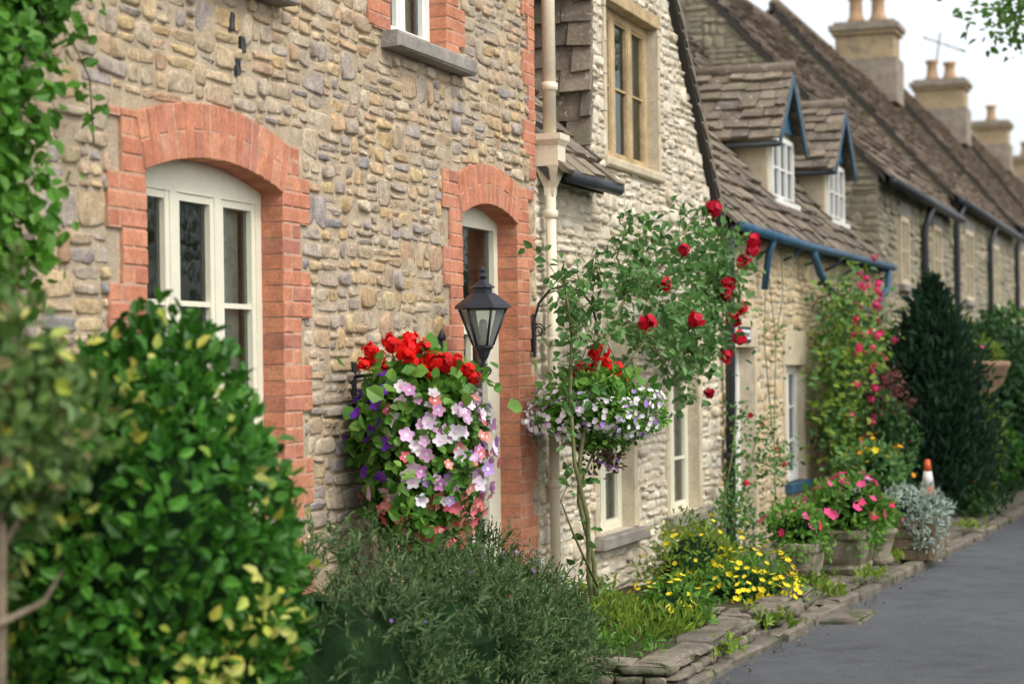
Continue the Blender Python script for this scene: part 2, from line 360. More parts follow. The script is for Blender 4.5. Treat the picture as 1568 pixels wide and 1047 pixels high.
def arch(mb,y0,y1,zs,rise,th=.25,dep=.13,pr=.026,bm=0,mm=1):
    a=(y1-y0)/2;yc=(y0+y1)/2;Rr=(a*a+rise*rise)/(2*rise);zc=zs+rise-Rr;tm=math.asin(a/Rr)*1.02
    nb=max(8,int(2*tm*(Rr+th*.5)/.078));st=2*tm/nb
    poly=[];
    for i in range(nb+1):
        t=-tm+i*st;poly.append((yc+(Rr+.008)*math.sin(t),zc+(Rr+.008)*math.cos(t)))
    for i in range(nb,-1,-1):
        t=-tm+i*st;poly.append((yc+(Rr+th-.004)*math.sin(t),zc+(Rr+th-.004)*math.cos(t)))
    for i in range(nb):
        q=[poly[i],poly[i+1],poly[2*nb-i],poly[2*nb+1-i]];prism(mb,q,-dep+.003,pr-.004,'x',mm)
        t=-tm+(i+.5)*st;Ud=A(0,math.cos(t),-math.sin(t));Vd=A(0,math.sin(t),math.cos(t));w=st*Rr/2-.002
        if i%2: segs=[(0,th)]
        else: segs=[(0,th*.5),(th*.5,th)]
        for s0,s1 in segs:
            obox(mb,A(0,yc,zc)+Vd*(Rr+(s0+s1)/2),Ud,Vd,X,w*(1+.15*(s0>0)),(s1-s0)/2-.003,-dep,pr+R.uniform(-.004,.003),.005,bm,.002)
def slates(mb,O,U,V,N,L,S,row=.19,wr=(.17,.36),th=.028,mat=0,pred=None,taper=True):
    s=-.03;r=row*1.15 if taper else row
    while s<S:
        u=-R.uniform(0,.15)
        while u<L:
            w=R.uniform(*wr)
            a=max(u,0);b=min(u+w,L)
            if b-a>.04 and (pred is None or pred(O+U*(a+b)/2+V*s)):
                ln=min(r*1.7,S-s+.05);j=R.uniform(-.024,.024);t=th*R.uniform(.7,1.4);dz=R.uniform(0,.012)
                P=[]
                for (uu,vv,n0,n1) in ((a+.004,s+j,t*1.0+dz,t*2.0+dz),(b-.004,s+j+R.uniform(-.015,.015),t*1.0+dz,t*2.0+dz+R.uniform(-.004,.004)),(b-.004,s+ln,-t*.4,t*.5),(a+.004,s+ln,-t*.4,t*.5)):
                    P.append(O+U*uu+V*vv+N*n0);P.append(O+U*uu+V*vv+N*n1)
                mb.add(P,[(0,2,3,1),(2,4,5,3),(4,6,7,5),(6,0,1,7),(1,3,5,7),(0,6,4,2)],mat)
            u+=w
        s+=r
        if taper:r=max(row*.7,r*.975)
def window(mb,y0,y1,z0,z1,xf,nl,bars,fw=.05,mw=.07,fm=0,gm=1,dm=2,cm=3,bw=.024,head=None,curtain=True,back=.15,sash=.0):
    hd=head or fw;t=.055
    box(mb,xf-t,xf,y0,y0+fw,z0,z1,fm);box(mb,xf-t,xf,y1-fw,y1,z0,z1,fm)
    box(mb,xf-t,xf-.002,y0+fw,y1-fw,z0,z0+fw,fm);box(mb,xf-t,xf-.002,y0+fw,y1-fw,z1-hd,z1,fm)
    iw=(y1-y0-2*fw-(nl-1)*mw)/nl
    for i in range(nl):
        a=y0+fw+i*(iw+mw);b=a+iw
        if i<nl-1: box(mb,xf-t,xf-.001,b,b+mw,z0+fw,z1-hd,fm)
        zb,zt=z0+fw,z1-hd
        for q in bars:
            zz=zb+(zt-zb)*q;box(mb,xf-t+.01,xf-.012,a,b,zz-bw/2,zz+bw/2,fm)
        if sash:
            s=sash
            box(mb,xf-t+.005,xf-.008,a,a+s,zb,zt,fm);box(mb,xf-t+.005,xf-.008,b-s,b,zb,zt,fm)
            box(mb,xf-t+.005,xf-.010,a+s,b-s,zt-s,zt,fm);box(mb,xf-t+.005,xf-.010,a+s,b-s,zb,zb+s,fm)
        mb.add([(xf-.035,a,zb),(xf-.035,b,zb),(xf-.035,b,zt),(xf-.035,a,zt)],[(0,1,2,3)],gm)
    mb.add([(xf-back,y0,z0),(xf-back,y1,z0),(xf-back,y1,z1),(xf-back,y0,z1)],[(0,1,2,3)],dm)
    if curtain:
        for (ca,cb) in ((y0+fw,y0+fw+(y1-y0)*.17),(y1-fw-(y1-y0)*.2,y1-fw)):
            n=8;V=[]
            for i in range(n+1):
                yy=ca+(cb-ca)*i/n;xx=xf-.1+.015*(i%2)
                V+= [(xx,yy,z0),(xx,yy,z1)]
            mb.add(V,[(2*i,2*i+2,2*i+3,2*i+1) for i in range(n)],cm,True)
WM=[M_cream,M_glass,M_dark,M_curt]
WMw=[M_white,M_glass,M_dark,M_curt]
O0=A(0,0,0)

# ================================================================== COTTAGE 1
H1=empty("stone_cottage")
Y0,Y1=3.0,12.34;ZT=5.3
w1=(7.25,8.54,1.05,2.72);dr=(10.95,11.94,0.0,2.79);u1=(9.90,10.74,3.6,4.75);u2=(7.15,8.42,3.6,4.75)
ex=lambda h,e=.05:(h[0]-e,h[1]+e,h[2],h[3]+e*.4)
b=MB();backing(b,O0,Y,Z,X,Y0,Y1,-.1,ZT,[ex(w1),ex(dr),ex(u1),ex(u2)],.3,0)
prism(b,[(-.3,-.1),(-7,-.1),(-7,ZT),(-3.6,9.0),(-.3,ZT)],Y0,Y1,'y',0);b.obj("wall_core",[M_mo1],H1)
b=MB();hs=[(7.25,8.54,.8,2.72),dr,(9.90,10.74,3.5,4.75),(7.15,8.42,3.5,4.75),(7.0,7.25,.85,2.86),(8.54,8.78,.0,2.86),(10.70,10.95,0,2.9),(11.94,12.22,0,2.9),(9.66,9.9,3.6,4.75),(10.74,10.98,3.6,4.75),(7.05,8.75,2.66,2.92),(10.78,12.15,2.72,2.97)]
stones(b,O0,Y,Z,X,Y0,Y1,-.1,ZT,hs,wr=(.08,.27),band=(.09,.19));b.obj("rubble_stones",[M_st1],H1)
b=MB()
quoin(b,7.25,-1,.9,2.85,ph=2);quoin(b,8.54,1,-.05,2.85);arch(b,7.25,8.54,2.61,.095)
quoin(b,10.95,-1,-.05,2.93,ph=3);quoin(b,11.94,1,-.05,2.93,wide=.34,nar=.24,ph=1);arch(b,10.95,11.94,2.68,.09)
quoin(b,9.90,-1,3.6,4.75,ph=3);quoin(b,10.74,1,3.6,4.75,ph=2);quoin(b,7.15,-1,3.6,4.75);quoin(b,8.42,1,3.6,4.75,ph=2)
quoin(b,12.33,-1,3.0,5.3,wide=.24,nar=.13,ph=1)
b.obj("brick_dressings",[M_brick,M_bmo],H1)
b=MB()
for (a,c,z) in ((9.80,11.0,3.5),(7.05,8.55,3.5)):
    obox(b,A(0,(a+c)/2,z+.05),Y,Z,X,(c-a)/2,.045,-.15,.11,.012,0,.006)
obox(b,A(0,7.9,1.0),Y,Z,X,.68,.05,-.15,.09,.01,0,.004);obox(b,A(0,11.45,-.02),Y,Z,X,.5,.06,-.15,.12,.01,0)
b.obj("sills",[M_sill],H1)
b=MB();window(b,7.25,8.54,1.05,2.75,-.10,3,[.33,.66],fw=.055,mw=.06,head=.19,sash=.035);b.obj("casement_window",WM,H1)
b=MB();window(b,9.90,10.74,3.6,4.75,-.09,2,[.5],fw=.06,mw=.06,sash=.035);b.obj("upper_window",WMw,H1)
b=MB();window(b,7.15,8.42,3.6,4.75,-.09,3,[.5],fw=.06,mw=.06,sash=.035);b.obj("upper_window_b",WMw,H1)
b=MB();window(b,10.95,11.94,0.02,2.81,-.12,1,[],fw=.07,head=.17,curtain=False)
box(b,-.17,-.118,11.02,11.87,2.10,2.19,0)
for (a,c) in ((11.02,11.14),(11.72,11.87)): box(b,-.165,-.119,a,c,.1,2.10,0)
box(b,-.165,-.119,11.14,11.72,.1,.3,0);box(b,-.165,-.119,11.14,11.72,1.97,2.10,0);box(b,-.16,-.121,11.43,11.46,.3,1.97,0)
lathe(b,(-.09,11.2,1.0),[(.02,-.03),(.026,0),(.02,.03)],8,0)
b.obj("front_door",WM,H1)
b=MB();slates(b,A(.15,Y0-.1,ZT-.1),Y,nrm(A(-1,0,1.05)),nrm(A(1.05,0,1)),Y1-Y0+.1,5.2);slates(b,A(-7.1,Y0-.1,ZT-.1),Y,nrm(A(1,0,1.05)),nrm(A(-1.05,0,1)),Y1-Y0+.1,5.2,row=.4,wr=(.5,.9));b.obj("slate_roof",[M_slate],H1)
b=MB()
for (y,z) in ((8.05,3.36),(8.15,3.27),(8.10,3.16)): obox(b,A(0,y,z),Y,Z,X,.014,.04,-.01,.028,.01,0,.006)
b.obj("iron_fixings",[M_lead],H1)
b=MB();px,py=.085,12.43
tube(b,[(px,py,0.02),(px,py,2.95)],.036,0,12);tube(b,[(px,py,3.25),(px,py,5.4)],.046,0,12)
for z in (.12,.95,1.9,2.75): lathe(b,(px,py,z),[(.037,0),(.05,.01),(.05,.05),(.037,.06)],12,0)
for z in (3.6,4.6): lathe(b,(px,py,z),[(.047,0),(.06,.01),(.06,.05),(.047,.06)],12,0)
lathe(b,(px,py,2.9),[(.045,0),(.05,.06),(.10,.16),(.115,.2),(.115,.33),(.15,.37),(.15,.41),(.10,.412)],4,0,False,math.pi/4)
box(b,0,px,py-.015,py+.015,.97,.99,0);box(b,0,px,py-.015,py+.015,1.92,1.94,0)
tube(b,[(px,py,.04),(px+.05,py-.02,-.0),(px+.12,py-.04,-.03)],.036,0,10)
b.obj("drainpipe",[M_pipe],H1)

# ================================================================== COTTAGE 2
H2=empty("gabled_stone_cottage")
a0,a1=12.34,17.45;EV=3.2;GL=13.62;AP=(14.72,6.05);vs=1.09
def verge(y): return AP[1]-(y-AP[0])*vs if y>AP[0] else AP[1]-(AP[0]-y)*1.12
wa=(13.68,14.60,.52,1.82);wb=(15.66,16.66,.52,1.82);gw=(14.0,15.45,3.32,4.5)
b=MB();backing(b,O0,Y,Z,X,a0,a1,-.2,EV,[wa,wb],.3,0)
yl,yr=gw[0],gw[1]
prism(b,[(GL,EV),(yl,EV),(yl,verge(yl)-.02),(GL,verge(GL)-.02)],-.3,0,'x',0)
prism(b,[(yl,EV),(yr,EV),(yr,gw[2]),(yl,gw[2])],-.3,0,'x',0)
prism(b,[(yl,gw[3]),(yr,gw[3]),(yr,verge(yr)-.02),(AP[0],AP[1]-.02),(yl,verge(yl)-.02)],-.3,0,'x',0)
prism(b,[(yr,EV),(a1-.1,EV),(yr,verge(yr)-.02)],-.3,0,'x',0)
prism(b,[(GL,EV-.1),(a1-.05,EV-.1),(AP[0],AP[1]-.03),(GL,verge(GL)-.03)],-5.5,-.3,'x',0)
prism(b,[(-.3,-.2),(-6.3,-.2),(-6.3,EV),(-3.3,6.6),(-.3,EV)],a0,a1-.01,'y',0)
b.obj("wall_core",[M_mo2],H2)
b=MB();dh=[(wa[0]-.10,wa[1]+.10,.42,1.98),(wb[0]-.10,wb[1]+.10,.42,1.98),(gw[0]-.06,gw[1]+.06,3.26,4.6)]
kw=dict(h=.019,gap=.012,inset=.013,rnd=(4.5,11))
stones(b,O0,Y,Z,X,a0,a1,-.2,EV+.02,dh,wr=(.10,.30),band=(.10,.20),**kw)
stones(b,O0,Y,Z,X,GL,a1,EV+.02,6.0,dh,wr=(.10,.26),band=(.10,.19),pred=lambda u,v:v<verge(u)-.07,**kw)
b.obj("rubble_stones",[M_st2],H2)
b=MB()
for (p,q,z0,z1) in (wa,wb,gw):
    zl=z1+(.16 if z1<3 else .1);fo=.12 if z1<3 else .075
    obox(b,A(0,(p+q)/2,(z1+zl)/2),Y,Z,X,(q-p)/2+fo,(zl-z1)/2,-.16,.022,.006,1 if z1>3 else 0,.003)
    z=z0
    while z<z1-.05:
        hh=min(R.uniform(.2,.42),z1-z)
        for (c,s) in ((p,-1),(q,1)):
            ww=fo*R.uniform(.75,1.1);obox(b,A(0,c+s*ww/2,z+hh/2),Y,Z,X,ww/2-.002,hh/2-.002,-.16,.02,.005,0,.002)
        z+=hh
    if z1<3: obox(b,A(0,(p+q)/2,z0-.05),Y,Z,X,(q-p)/2+.14,.045,-.16,.10,.012,2,.006)
    else: obox(b,A(0,(p+q)/2,z0-.035),Y,Z,X,(q-p)/2+.08,.035,-.16,.05,.012,0,.004)
b.obj("window_surrounds",[M_dress,M_wood,M_sill],H2)
b=MB();window(b,wa[0],wa[1],wa[2],wa[3],-.09,2,[.33,.66],fw=.05,mw=.07,sash=.025);window(b,wb[0],wb[1],wb[2],wb[3],-.09,2,[.33,.66],fw=.05,mw=.07,sash=.025);b.obj("ground_windows",[M_cream,M_glass,M_dark,M_curt],H2)
b=MB();window(b,gw[0],gw[1],gw[2],gw[3],-.08,3,[.5],fw=.07,mw=.11,sash=.02,bw=.015);b.obj("gable_window",[M_wood,M_glass,M_dark,M_curt],H2)
b=MB()
vu=nrm(A(-1,0,1.15));vn=nrm(A(1.15,0,1))
prism(b,[(.1,EV-.12),(-3.3,EV+3.3*1.15-.1),(-3.3,EV+3.3*1.15-.18),(.1,EV-.2)],a0+.01,GL-.01,'y',1)
slates(b,A(.16,a0+.01,EV-.16),Y,vu,vn,GL-a0-.02,4.6,row=.21,th=.034)
slates(b,A(.03,GL-.03,EV+.0),-X,nrm(A(0,.05,1)),nrm(A(0,-1,.05)),2.4,1.75,row=.17,th=.034,pred=lambda p:p[2]>EV-p[0]*1.15-.15)
dv=nrm(A(0,-1,vs));dn=nrm(A(0,vs,1))
slates(b,A(.09,a1+.06,verge(a1+.06)-.02),-X,dv,dn,5.5,4.1,row=.2,th=.04)
prism(b,[(a1+.04,verge(a1+.04)-.07),(AP[0],AP[1]-.05),(AP[0],AP[1]+.0),(a1+.04,verge(a1+.04)+.0)],-5.4,.07,'x',1)
dv=nrm(A(0,1,1.12));dn=nrm(A(0,-1.12,1))
slates(b,A(-5.4,GL-.16,verge(GL-.16)),X,dv,dn,5.5,1.9,row=.2,th=.04)
b.obj("slate_roof",[M_slate,M_deck],H2)
b=MB();tube(b,[(.2,a0+.16,EV-.16),(.2,GL+.02,EV-.16)],.05,0,10)
tube(b,[(.13,17.56,3.05),(.1,17.56,2.9),(.07,17.56,.05)],.045,0,10);
for z in (.9,1.9): lathe(b,(.07,17.56,z),[(.046,0),(.06,.01),(.06,.05),(.046,.06)],12,0)
b.obj("gutter_and_downpipe",[M_lead],H2)

# ================================================================== COTTAGE 3
H3=empty("dormered_cottage")
c0,c1=17.45,26.8;E3=3.2;T3=1.19
d3=(17.95,18.9,-.1,1.93);wc=(20.4,21.35,.5,1.75);wd=(24.0,25.2,.5,1.75)
b=MB();backing(b,O0,Y,Z,X,c0,c1,-.2,E3,[d3,wc,wd],.3,0)
prism(b,[(-.3,-.2),(-6.6,-.2),(-6.6,E3),(-3.3,E3+3.3*T3-.1),(-.3,E3+.2)],c0,c1-.01,'y',0);b.obj("wall_core",[M_mo2],H3)
b=MB();stones(b,O0,Y,Z,X,c0,c1,-.2,E3,[(d3[0]-.12,d3[1]+.12,-.2,2.2),(wc[0]-.1,wc[1]+.1,.42,2.12),(wd[0]-.1,wd[1]+.1,.42,2.12)],wr=(.14,.36),band=(.12,.22),h=.016,K=8)
b.obj("coursed_stones",[M_st3],H3)
b=MB()
for (p,q,z0,z1,t) in ((*wc,.36),(*wd,.36),(*d3,.26)):
    obox(b,A(0,(p+q)/2,z1+t/2),Y,Z,X,(q-p)/2+.12,t/2,-.2,.025,.006,0,.003)
    for (c,s) in ((p,-1),(q,1)): obox(b,A(0,c+s*.05,(z0+z1)/2),Y,Z,X,.048,(z1-z0)/2-.002,-.2,.02,.005,0,.002)
b.obj("stone_surrounds",[M_dress],H3)
b=MB();window(b,*wc,-.06,2,[.33,.66],fw=.07,mw=.06,sash=.03);window(b,*wd,-.06,2,[.33,.66],fw=.07,mw=.06,sash=.03)
for w in (wc,wd): obox(b,A(0,(w[0]+w[1])/2,w[2]-.05),Y,Z,X,(w[1]-w[0])/2+.06,.05,-.1,.09,.008,4)
b.obj("ground_windows",WMw+[M_blue],H3)
b=MB();box(b,-.24,-.2,d3[0],d3[1],-.1,d3[3],0)
box(b,-.2,-.14,d3[0],d3[0]+.08,-.1,d3[3],1);box(b,-.2,-.14,d3[1]-.08,d3[1],-.1,d3[3],1);box(b,-.2,-.142,d3[0]+.08,d3[1]-.08,d3[3]-.08,d3[3],1)
for i in range(6): box(b,-.2,-.185,d3[0]+.1+i*.126,d3[0]+.215+i*.126,-.02,1.83,0)
lathe(b,(-.165,d3[0]+.17,.95),[(.02,-.02),(.03,0),(.02,.02)],10,2)
b.obj("front_door",[M_grey,M_white,M_iron],H3)
b=MB();obox(b,A(0,18.4,2.05),Y,Z,X,.24,.075,.027,.045,.004,0);obox(b,A(0,18.4,2.05),Y,Z,X,.2,.045,.0455,.049,.001,1)
for i,(w) in enumerate((.02,.012,.025,.014,.022)): obox(b,A(0,18.27+i*.065,2.05),Y,Z,X,w,.02,.0495,.052,.001,0)
b.obj("name_plaque",[M_lead,M_white],H3)
b=MB();pv=nrm(A(-1,0,T3));pn=nrm(A(T3,0,1))
prism(b,[(.1,E3-.14),(-3.3,E3+3.3*T3-.06),(-3.3,E3+3.3*T3-.2),(.1,E3-.22)],c0+.01,c1-.01,'y',1)
slates(b,A(.15,c0,E3-.17),Y,pv,pn,c1-c0,5.35,row=.2,th=.03)
slates(b,A(-6.75,c0,E3-.17),Y,nrm(A(1,0,T3)),nrm(A(-T3,0,1)),c1-c0,5.35,row=.45,wr=(.5,1))
tube(b,[(-3.3,c0+.1,E3+3.3*T3),(-3.3,c1-.1,E3+3.3*T3-.02)],.11,0,8)
def dormer(b,bf,yc,hw=.68,xf=-.3,zb=3.5,ze=4.32,za=5.02):
    back=-(za-E3)/T3-.2
    prism(bf,[(yc-hw,zb-.1),(yc+hw,zb-.1),(yc+hw,ze),(yc,za-.06),(yc-hw,ze)],back,xf,'x',0)
    window(bf,yc-hw+.1,yc+hw-.1,zb+.08,ze-.02,xf+.045,3,[.5],fw=.055,mw=.05,fm=1,gm=2,dm=3,cm=4,back=.043,curtain=False,bw=.02)
    box(bf,xf-.0,xf+.10,yc-hw+.02,yc+hw-.02,zb+.02,zb+.077,1)
    rise=(za-ze)/hw
    ov=.15
    for s in (-1,1):
        sv=nrm(A(0,-s,rise));sn=nrm(A(0,s*rise,1));ln=math.hypot(hw+ov,(hw+ov)*rise)
        o=A(xf+.18 if s<0 else back,yc+s*(hw+ov),za-(hw+ov)*rise+.02)
        slates(b,o,-X if s<0 else X,sv,sn,xf+.18-back,ln,row=.16,wr=(.15,.3),th=.03,pred=lambda p:p[2]>E3-p[0]*T3-.12)
        P0=A(xf+.15,yc+s*(hw+.06),za-(hw+.06)*rise-.05);P1=A(xf+.15,yc,za-.03)
        V=[P0,P0+A(0,0,.06),P1+A(0,0,.05),P1-A(0,0,.10),P0+A(0,s*-.02,-.07)]
        V=V+[v+A(.025,0,0) for v in V]
        bf.add(V,[(0,1,2,3,4),(9,8,7,6,5)]+[(i,(i+1)%5,5+(i+1)%5,5+i) for i in range(5)],5)
    prism(bf,[(yc-hw*.86,ze+.05),(yc+hw*.86,ze+.05),(yc,za-.08)],xf+.001,xf+.05,'x',5)
    tube(b,[(xf+.18,yc,za+.06),(back,yc,za+.06)],.075,0,8)
    tube(bf,[(xf+.18,yc-hw-ov,za-(hw+ov)*rise-.02),(-1.2,yc-hw-ov,za-(hw+ov)*rise-.02)],.035,6,8)
bf=MB();dormer(b,bf,21.75);dormer(b,bf,25.1,hw=.66)
b.obj("slate_roof",[M_slate,M_deck],H3)
bf.obj("dormer_windows",[M_dress,M_white,M_glass,M_dark,M_curt,M_blue,M_lead],H3)
b=MB();tube(b,[(.2,c0+.1,E3-.17),(.21,20.5,E3-.19),(.2,c1-.1,E3-.15)],.05,0,10)
for y in (18,19.2,20.4,21.6,22.8,24,25.2,26.4): tube(b,[(0,y,E3-.35),(.12,y,E3-.3),(.2,y,E3-.22)],.014,0,6)
tube(b,[(.2,21.0,3.0),(.22,21.3,2.75),(.16,22.6,2.5),(.1,23.4,2.45)],.04,0,8)
tube(b,[(.1,23.4,2.45),(.14,25.4,2.42),(.2,26.2,2.75),(.2,26.3,3.0)],.04,0,8)
tube(b,[(.09,23.4,2.5),(.09,23.4,.1)],.04,0,8);tube(b,[(.2,19.0,3.0),(.12,19.1,2.8),(.08,19.1,2.5)],.035,0,8)
b.obj("blue_gutters",[M_blue,M_white],H3)

# ================================================================== far terrace
def chimney(b,x,y,z0,z1,wx,wy,pots):
    box(b,x-wx/2,x+wx/2,y-wy/2,y+wy/2,z0,z1-.3,0)
    box(b,x-wx/2-.07,x+wx/2+.07,y-wy/2-.07,y+wy/2+.07,z1-.3,z1-.2,0);box(b,x-wx/2-.13,x+wx/2+.13,y-wy/2-.13,y+wy/2+.13,z1-.2,z1-.08,2);box(b,x-wx/2-.03,x+wx/2+.03,y-wy/2-.03,y+wy/2+.03,z1-.08,z1,2)
    box(b,x-wx/2-.08,x+wx/2+.08,y-wy/2-.08,y+wy/2+.08,z0,z1-.85,2)
    for i in range(pots):
        px=x+(i-(pots-1)/2)*.5
        hh=R.uniform(.8,1.1)
        lathe(b,(px,y,z1),[(.19,0),(.2,.1),(.15,.2),(.14,.5*hh),(.19,.55*hh),(.19,.62*hh),(.12,.64*hh)],12,1)
def terrace(name,y0,y1,ev,rz,wins,chs,pipes,rowf=.26):
    H=empty(name);rx=3.0;T=(rz-ev)/rx
    b=MB();prism(b,[(0,-.3),(-2*rx,-.3),(-2*rx,ev),(-rx,rz-.1),(0,ev-.02)],y0,y1-.01,'y',0);b.obj("wall_core",[M_mo4],H)
    b=MB();stones(b,O0,Y,Z,X,y0,y1,0,ev-.05,[(w[0]-.1,w[1]+.1,w[2]-.1,w[3]+.2) for w in wins],wr=(.25,.6),band=(.2,.34),h=.02,K=8)
    stones(b,A(0,y0,0),-X,Z,-Y,0,6,2.8,rz-.1,[],wr=(.15,.4),band=(.14,.24),h=.016,K=8,pred=lambda u,v:v<ev+(u if u<rx else 2*rx-u)*T-.12)
    b.obj("stone_facing",[M_st4],H)
    b=MB();up=nrm(A(-1,0,T));un=nrm(A(T,0,1));S=math.hypot(rx+.15,(rx+.15)*T)
    prism(b,[(.1,ev-.1),(-rx,rz-.02),(-rx,rz-.16),(.1,ev-.2)],y0-.04,y1-.01,'y',1)
    slates(b,A(.15,y0-.05,ev-.15*T),Y,up,un,y1-y0+.04,S,row=rowf,wr=(.25,.5),th=.035)
    slates(b,A(-2*rx-.15,y0-.05,ev-.15*T),Y,nrm(A(1,0,T)),nrm(A(-T,0,1)),y1-y0+.04,S,row=.6,wr=(.6,1.2))
    tube(b,[(-rx,y0,rz+.02),(-rx,(y0+y1)/2,rz-.04),(-rx,y1,rz+.03)],.12,0,8)
    b.obj("slate_roof",[M_slate2,M_deck],H)
    b=MB()
    for w in wins:
        window(b,w[0],w[1],w[2],w[3],.045,2,[.5],fw=.08,mw=.08,back=.043,curtain=False)
        obox(b,A(0,(w[0]+w[1])/2,w[3]+.1),Y,Z,X,(w[1]-w[0])/2+.1,.1,-.05,.05,.01,4);obox(b,A(0,(w[0]+w[1])/2,w[2]-.05),Y,Z,X,(w[1]-w[0])/2+.1,.05,-.05,.1,.01,4)
    if wins:b.obj("windows",[M_dress,M_glass,M_dark,M_curt,M_sill],H)
    b=MB();tube(b,[(.22,y0-.05,ev-.2),(.22,y1,ev-.2)],.07,0,8)
    for y in pipes: tube(b,[(.2,y,ev-.25),(.08,y,ev-.6),(.08,y,0)],.055,0,8)
    b.obj("gutters",[M_lead],H)
    if chs:
        b=MB()
        for c in chs: chimney(b,*c)
        b.obj("chimney_stack",[M_chim,M_terra,M_chcap],H)
terrace("terraced_cottage",26.8,34.5,4.42,7.75,[(28.6,29.4,2.9,3.9),(28.4,29.6,.7,1.8),(32.2,33.2,2.9,4.0)],[],[30.8])
terrace("terraced_cottage",34.5,46.,4.75,8.15,[(36.6,37.9,2.9,4.2),(36.6,37.9,.7,1.9),(41.5,42.7,2.9,4.2)],[(-3,44.6,7.6,9.45,1.3,.95,2)],[34.9,40.5])
terrace("terraced_cottage",46.,60,5.0,8.6,[(48,49.5,3.1,4.4),(53,54.5,3.1,4.4)],[(-3,57.6,8,9.9,1.4,1.,2)],[46.3,56])
terrace("terraced_cottage",60,90,5.1,9.1,[(63,64.5,3.1,4.4),(70,71.5,3.1,4.4)],[(-3,71.5,8.5,10.3,1.2,1.,1),(-3,85,8.7,10.4,1.2,1,1)],[62,75])
b=MB();tube(b,[(-3.2,57.6,9.9),(-3.0,57.6,11.3)],.02,0,5);tube(b,[(-3.5,57.6,11.2),(-2.3,57.6,10.7)],.015,0,5)
for i in range(4): q=A(-3.4+i*.3,57.6,11.16-i*.125);tube(b,[q-A(0,.35,0),q+A(0,.35,0)],.01,0,4)
b.obj("tv_aerial",[M_lead])

# ================================================================== ground, road, pavement
def sheet(name,pts,z,mat,t=None):
    b=MB();b.add([(x,y,z) for x,y in pts],[tuple(range(len(pts)))],0);return b.obj(name,[mat])
sheet("ground",[(-400,-300),(400,-300),(400,500),(-400,500)],-.30,M_grass)
kx=lambda y:1.42+.05*(y-11.25)
sheet("road",[(kx(-30)-.2,-30),(7.6,-30),(11.5,90),(kx(90)-.2,90)],-.08,M_asph)
b=MB();prism(b,[(-.05,-5),(kx(-5)-.15,-5),(kx(90)-.15,90),(-.05,90)],-.28,-.015,'z',0)
stones(b,A(0,0,-.02),Y,X,Z,8,45,.0,1.55,[(10.35,12.7,-1,3),(12.95,14.45,-1,3)],wr=(.3,.7),band=(.3,.5),h=.012,gap=.02,wob=.0)
b.obj("pavement",[M_pave])
b=MB();y=2.
while y<60:
    l=R.uniform(.3,.9);yc=y+l/2
    obox(b,A(kx(yc)-.02+R.uniform(-.02,.02),yc,0),nrm(A(.05+R.uniform(-.03,.03),1,0)),nrm(A(1,-.05,0)),Z,l/2-.008,.07,-.2,-.012+R.uniform(-.02,.012),.018,0,.014);y+=l
b.obj("kerb",[M_pave])
b=MB()
def bed(b,x0,x1,y0,y1,zt):
    box(b,x0,x1-.03,y0+.03,y1-.03,-.1,zt-.03,1)
    for (O,U,L,N) in ((A(x0,y0,0),X,x1-x0,-Y),(A(x1,y0,0),Y,y1-y0,X)):
        stones(b,O,U,Z,N,0,L,-.1,zt-.03,[],wr=(.12,.34),band=(.06,.10),h=.035,gap=.006,inset=.012,wob=.004)
    y=y0
    while y<y1: 
        l=min(R.uniform(.2,.45),y1-y);obox(b,A(x1-.09+R.uniform(-.02,.02),y+l/2,zt-.05),Y,X,Z,l/2-.005,.10,-.0,.045+R.uniform(-.02,.014),.02,0,.02);y+=l
    x=x0
    while x<x1-.25:
        l=min(R.uniform(.2,.45),x1-.2-x);obox(b,A(x+l/2,y0+.09,zt-.05),X,Y,Z,l/2-.005,.10,-.0,.043+R.uniform(-.02,.014),.02,0,.02);x+=l
bed(b,.02,1.38,10.45,12.6,.13)
b.obj("raised_flower_bed",[M_pave,M_earth])
b=MB();bed(b,.02,1.42,13.0,14.4,.12);b.obj("raised_flower_bed",[M_pave,M_earth])
b=MB();obox(b,A(1.75,14.1,0),X,Y,Z,.14,.32,-.1,-.04,.02,0,.03);b.obj("stepping_stone",[M_pave])
b=MB()
n=110;yy=rng.uniform(10.5,24,n);xx=1.42+.05*(yy-11.25)+np.abs(rng.normal(size=n))*.07+.08
P=np.stack([xx,yy,np.full(n,-.072)],1);foliage(b,P,np.tile(A(0,0,1.),(n,1)),.035,0,w=.6,out=0,jit=1,nj=.1)
n=120;P=np.stack([rng.uniform(.2,1.4,n),rng.uniform(12.5,22,n),np.full(n,.006)],1);foliage(b,P,np.tile(A(0,0,1.),(n,1)),.035,0,w=.6,out=0,jit=.6,nj=.1)
b.obj("fallen_leaves",[leafm("dead_leaves",[(.16,.11,.05),(.25,.18,.08),(.12,.09,.05),(.2,.2,.06)],.1)])

# ================================================================== lantern
b=MB();lx,ly,lz=.29,10.55,1.80
lathe(b,(lx,ly,lz),[(.012,-.10),(.02,-.08),(.012,-.06),(.014,0),(.03,.02),(.045,.06),(.062,.075),(.062,.09)],6,0,False)
K=6;r0,r1,za,zb=.058,.138,lz+.09,lz+.30
p=lambda r,t,z:A(lx+r*math.cos(t),ly+r*math.sin(t),z)
for i in range(K):
    t=2*math.pi*i/K+.2;t2=2*math.pi*(i+1)/K+.2
    tube(b,[p(r0,t,za),p(r1,t,zb)],.008,0,5);tube(b,[p(r1,t,zb),p(r1,t2,zb)],.009,0,5)
    b.add([p(r0,t,za),p(r0,t2,za),p(r1-.003,t2,zb),p(r1-.003,t,zb)],[(0,1,2,3)],1)
lathe(b,(lx,ly,zb),[(.165,0),(.16,.018),(.075,.085),(.055,.09),(.055,.115),(.075,.12),(.03,.15),(.015,.165),(.028,.185),(.012,.205),(.018,.22),(.002,.25)],K,0,False,.2)
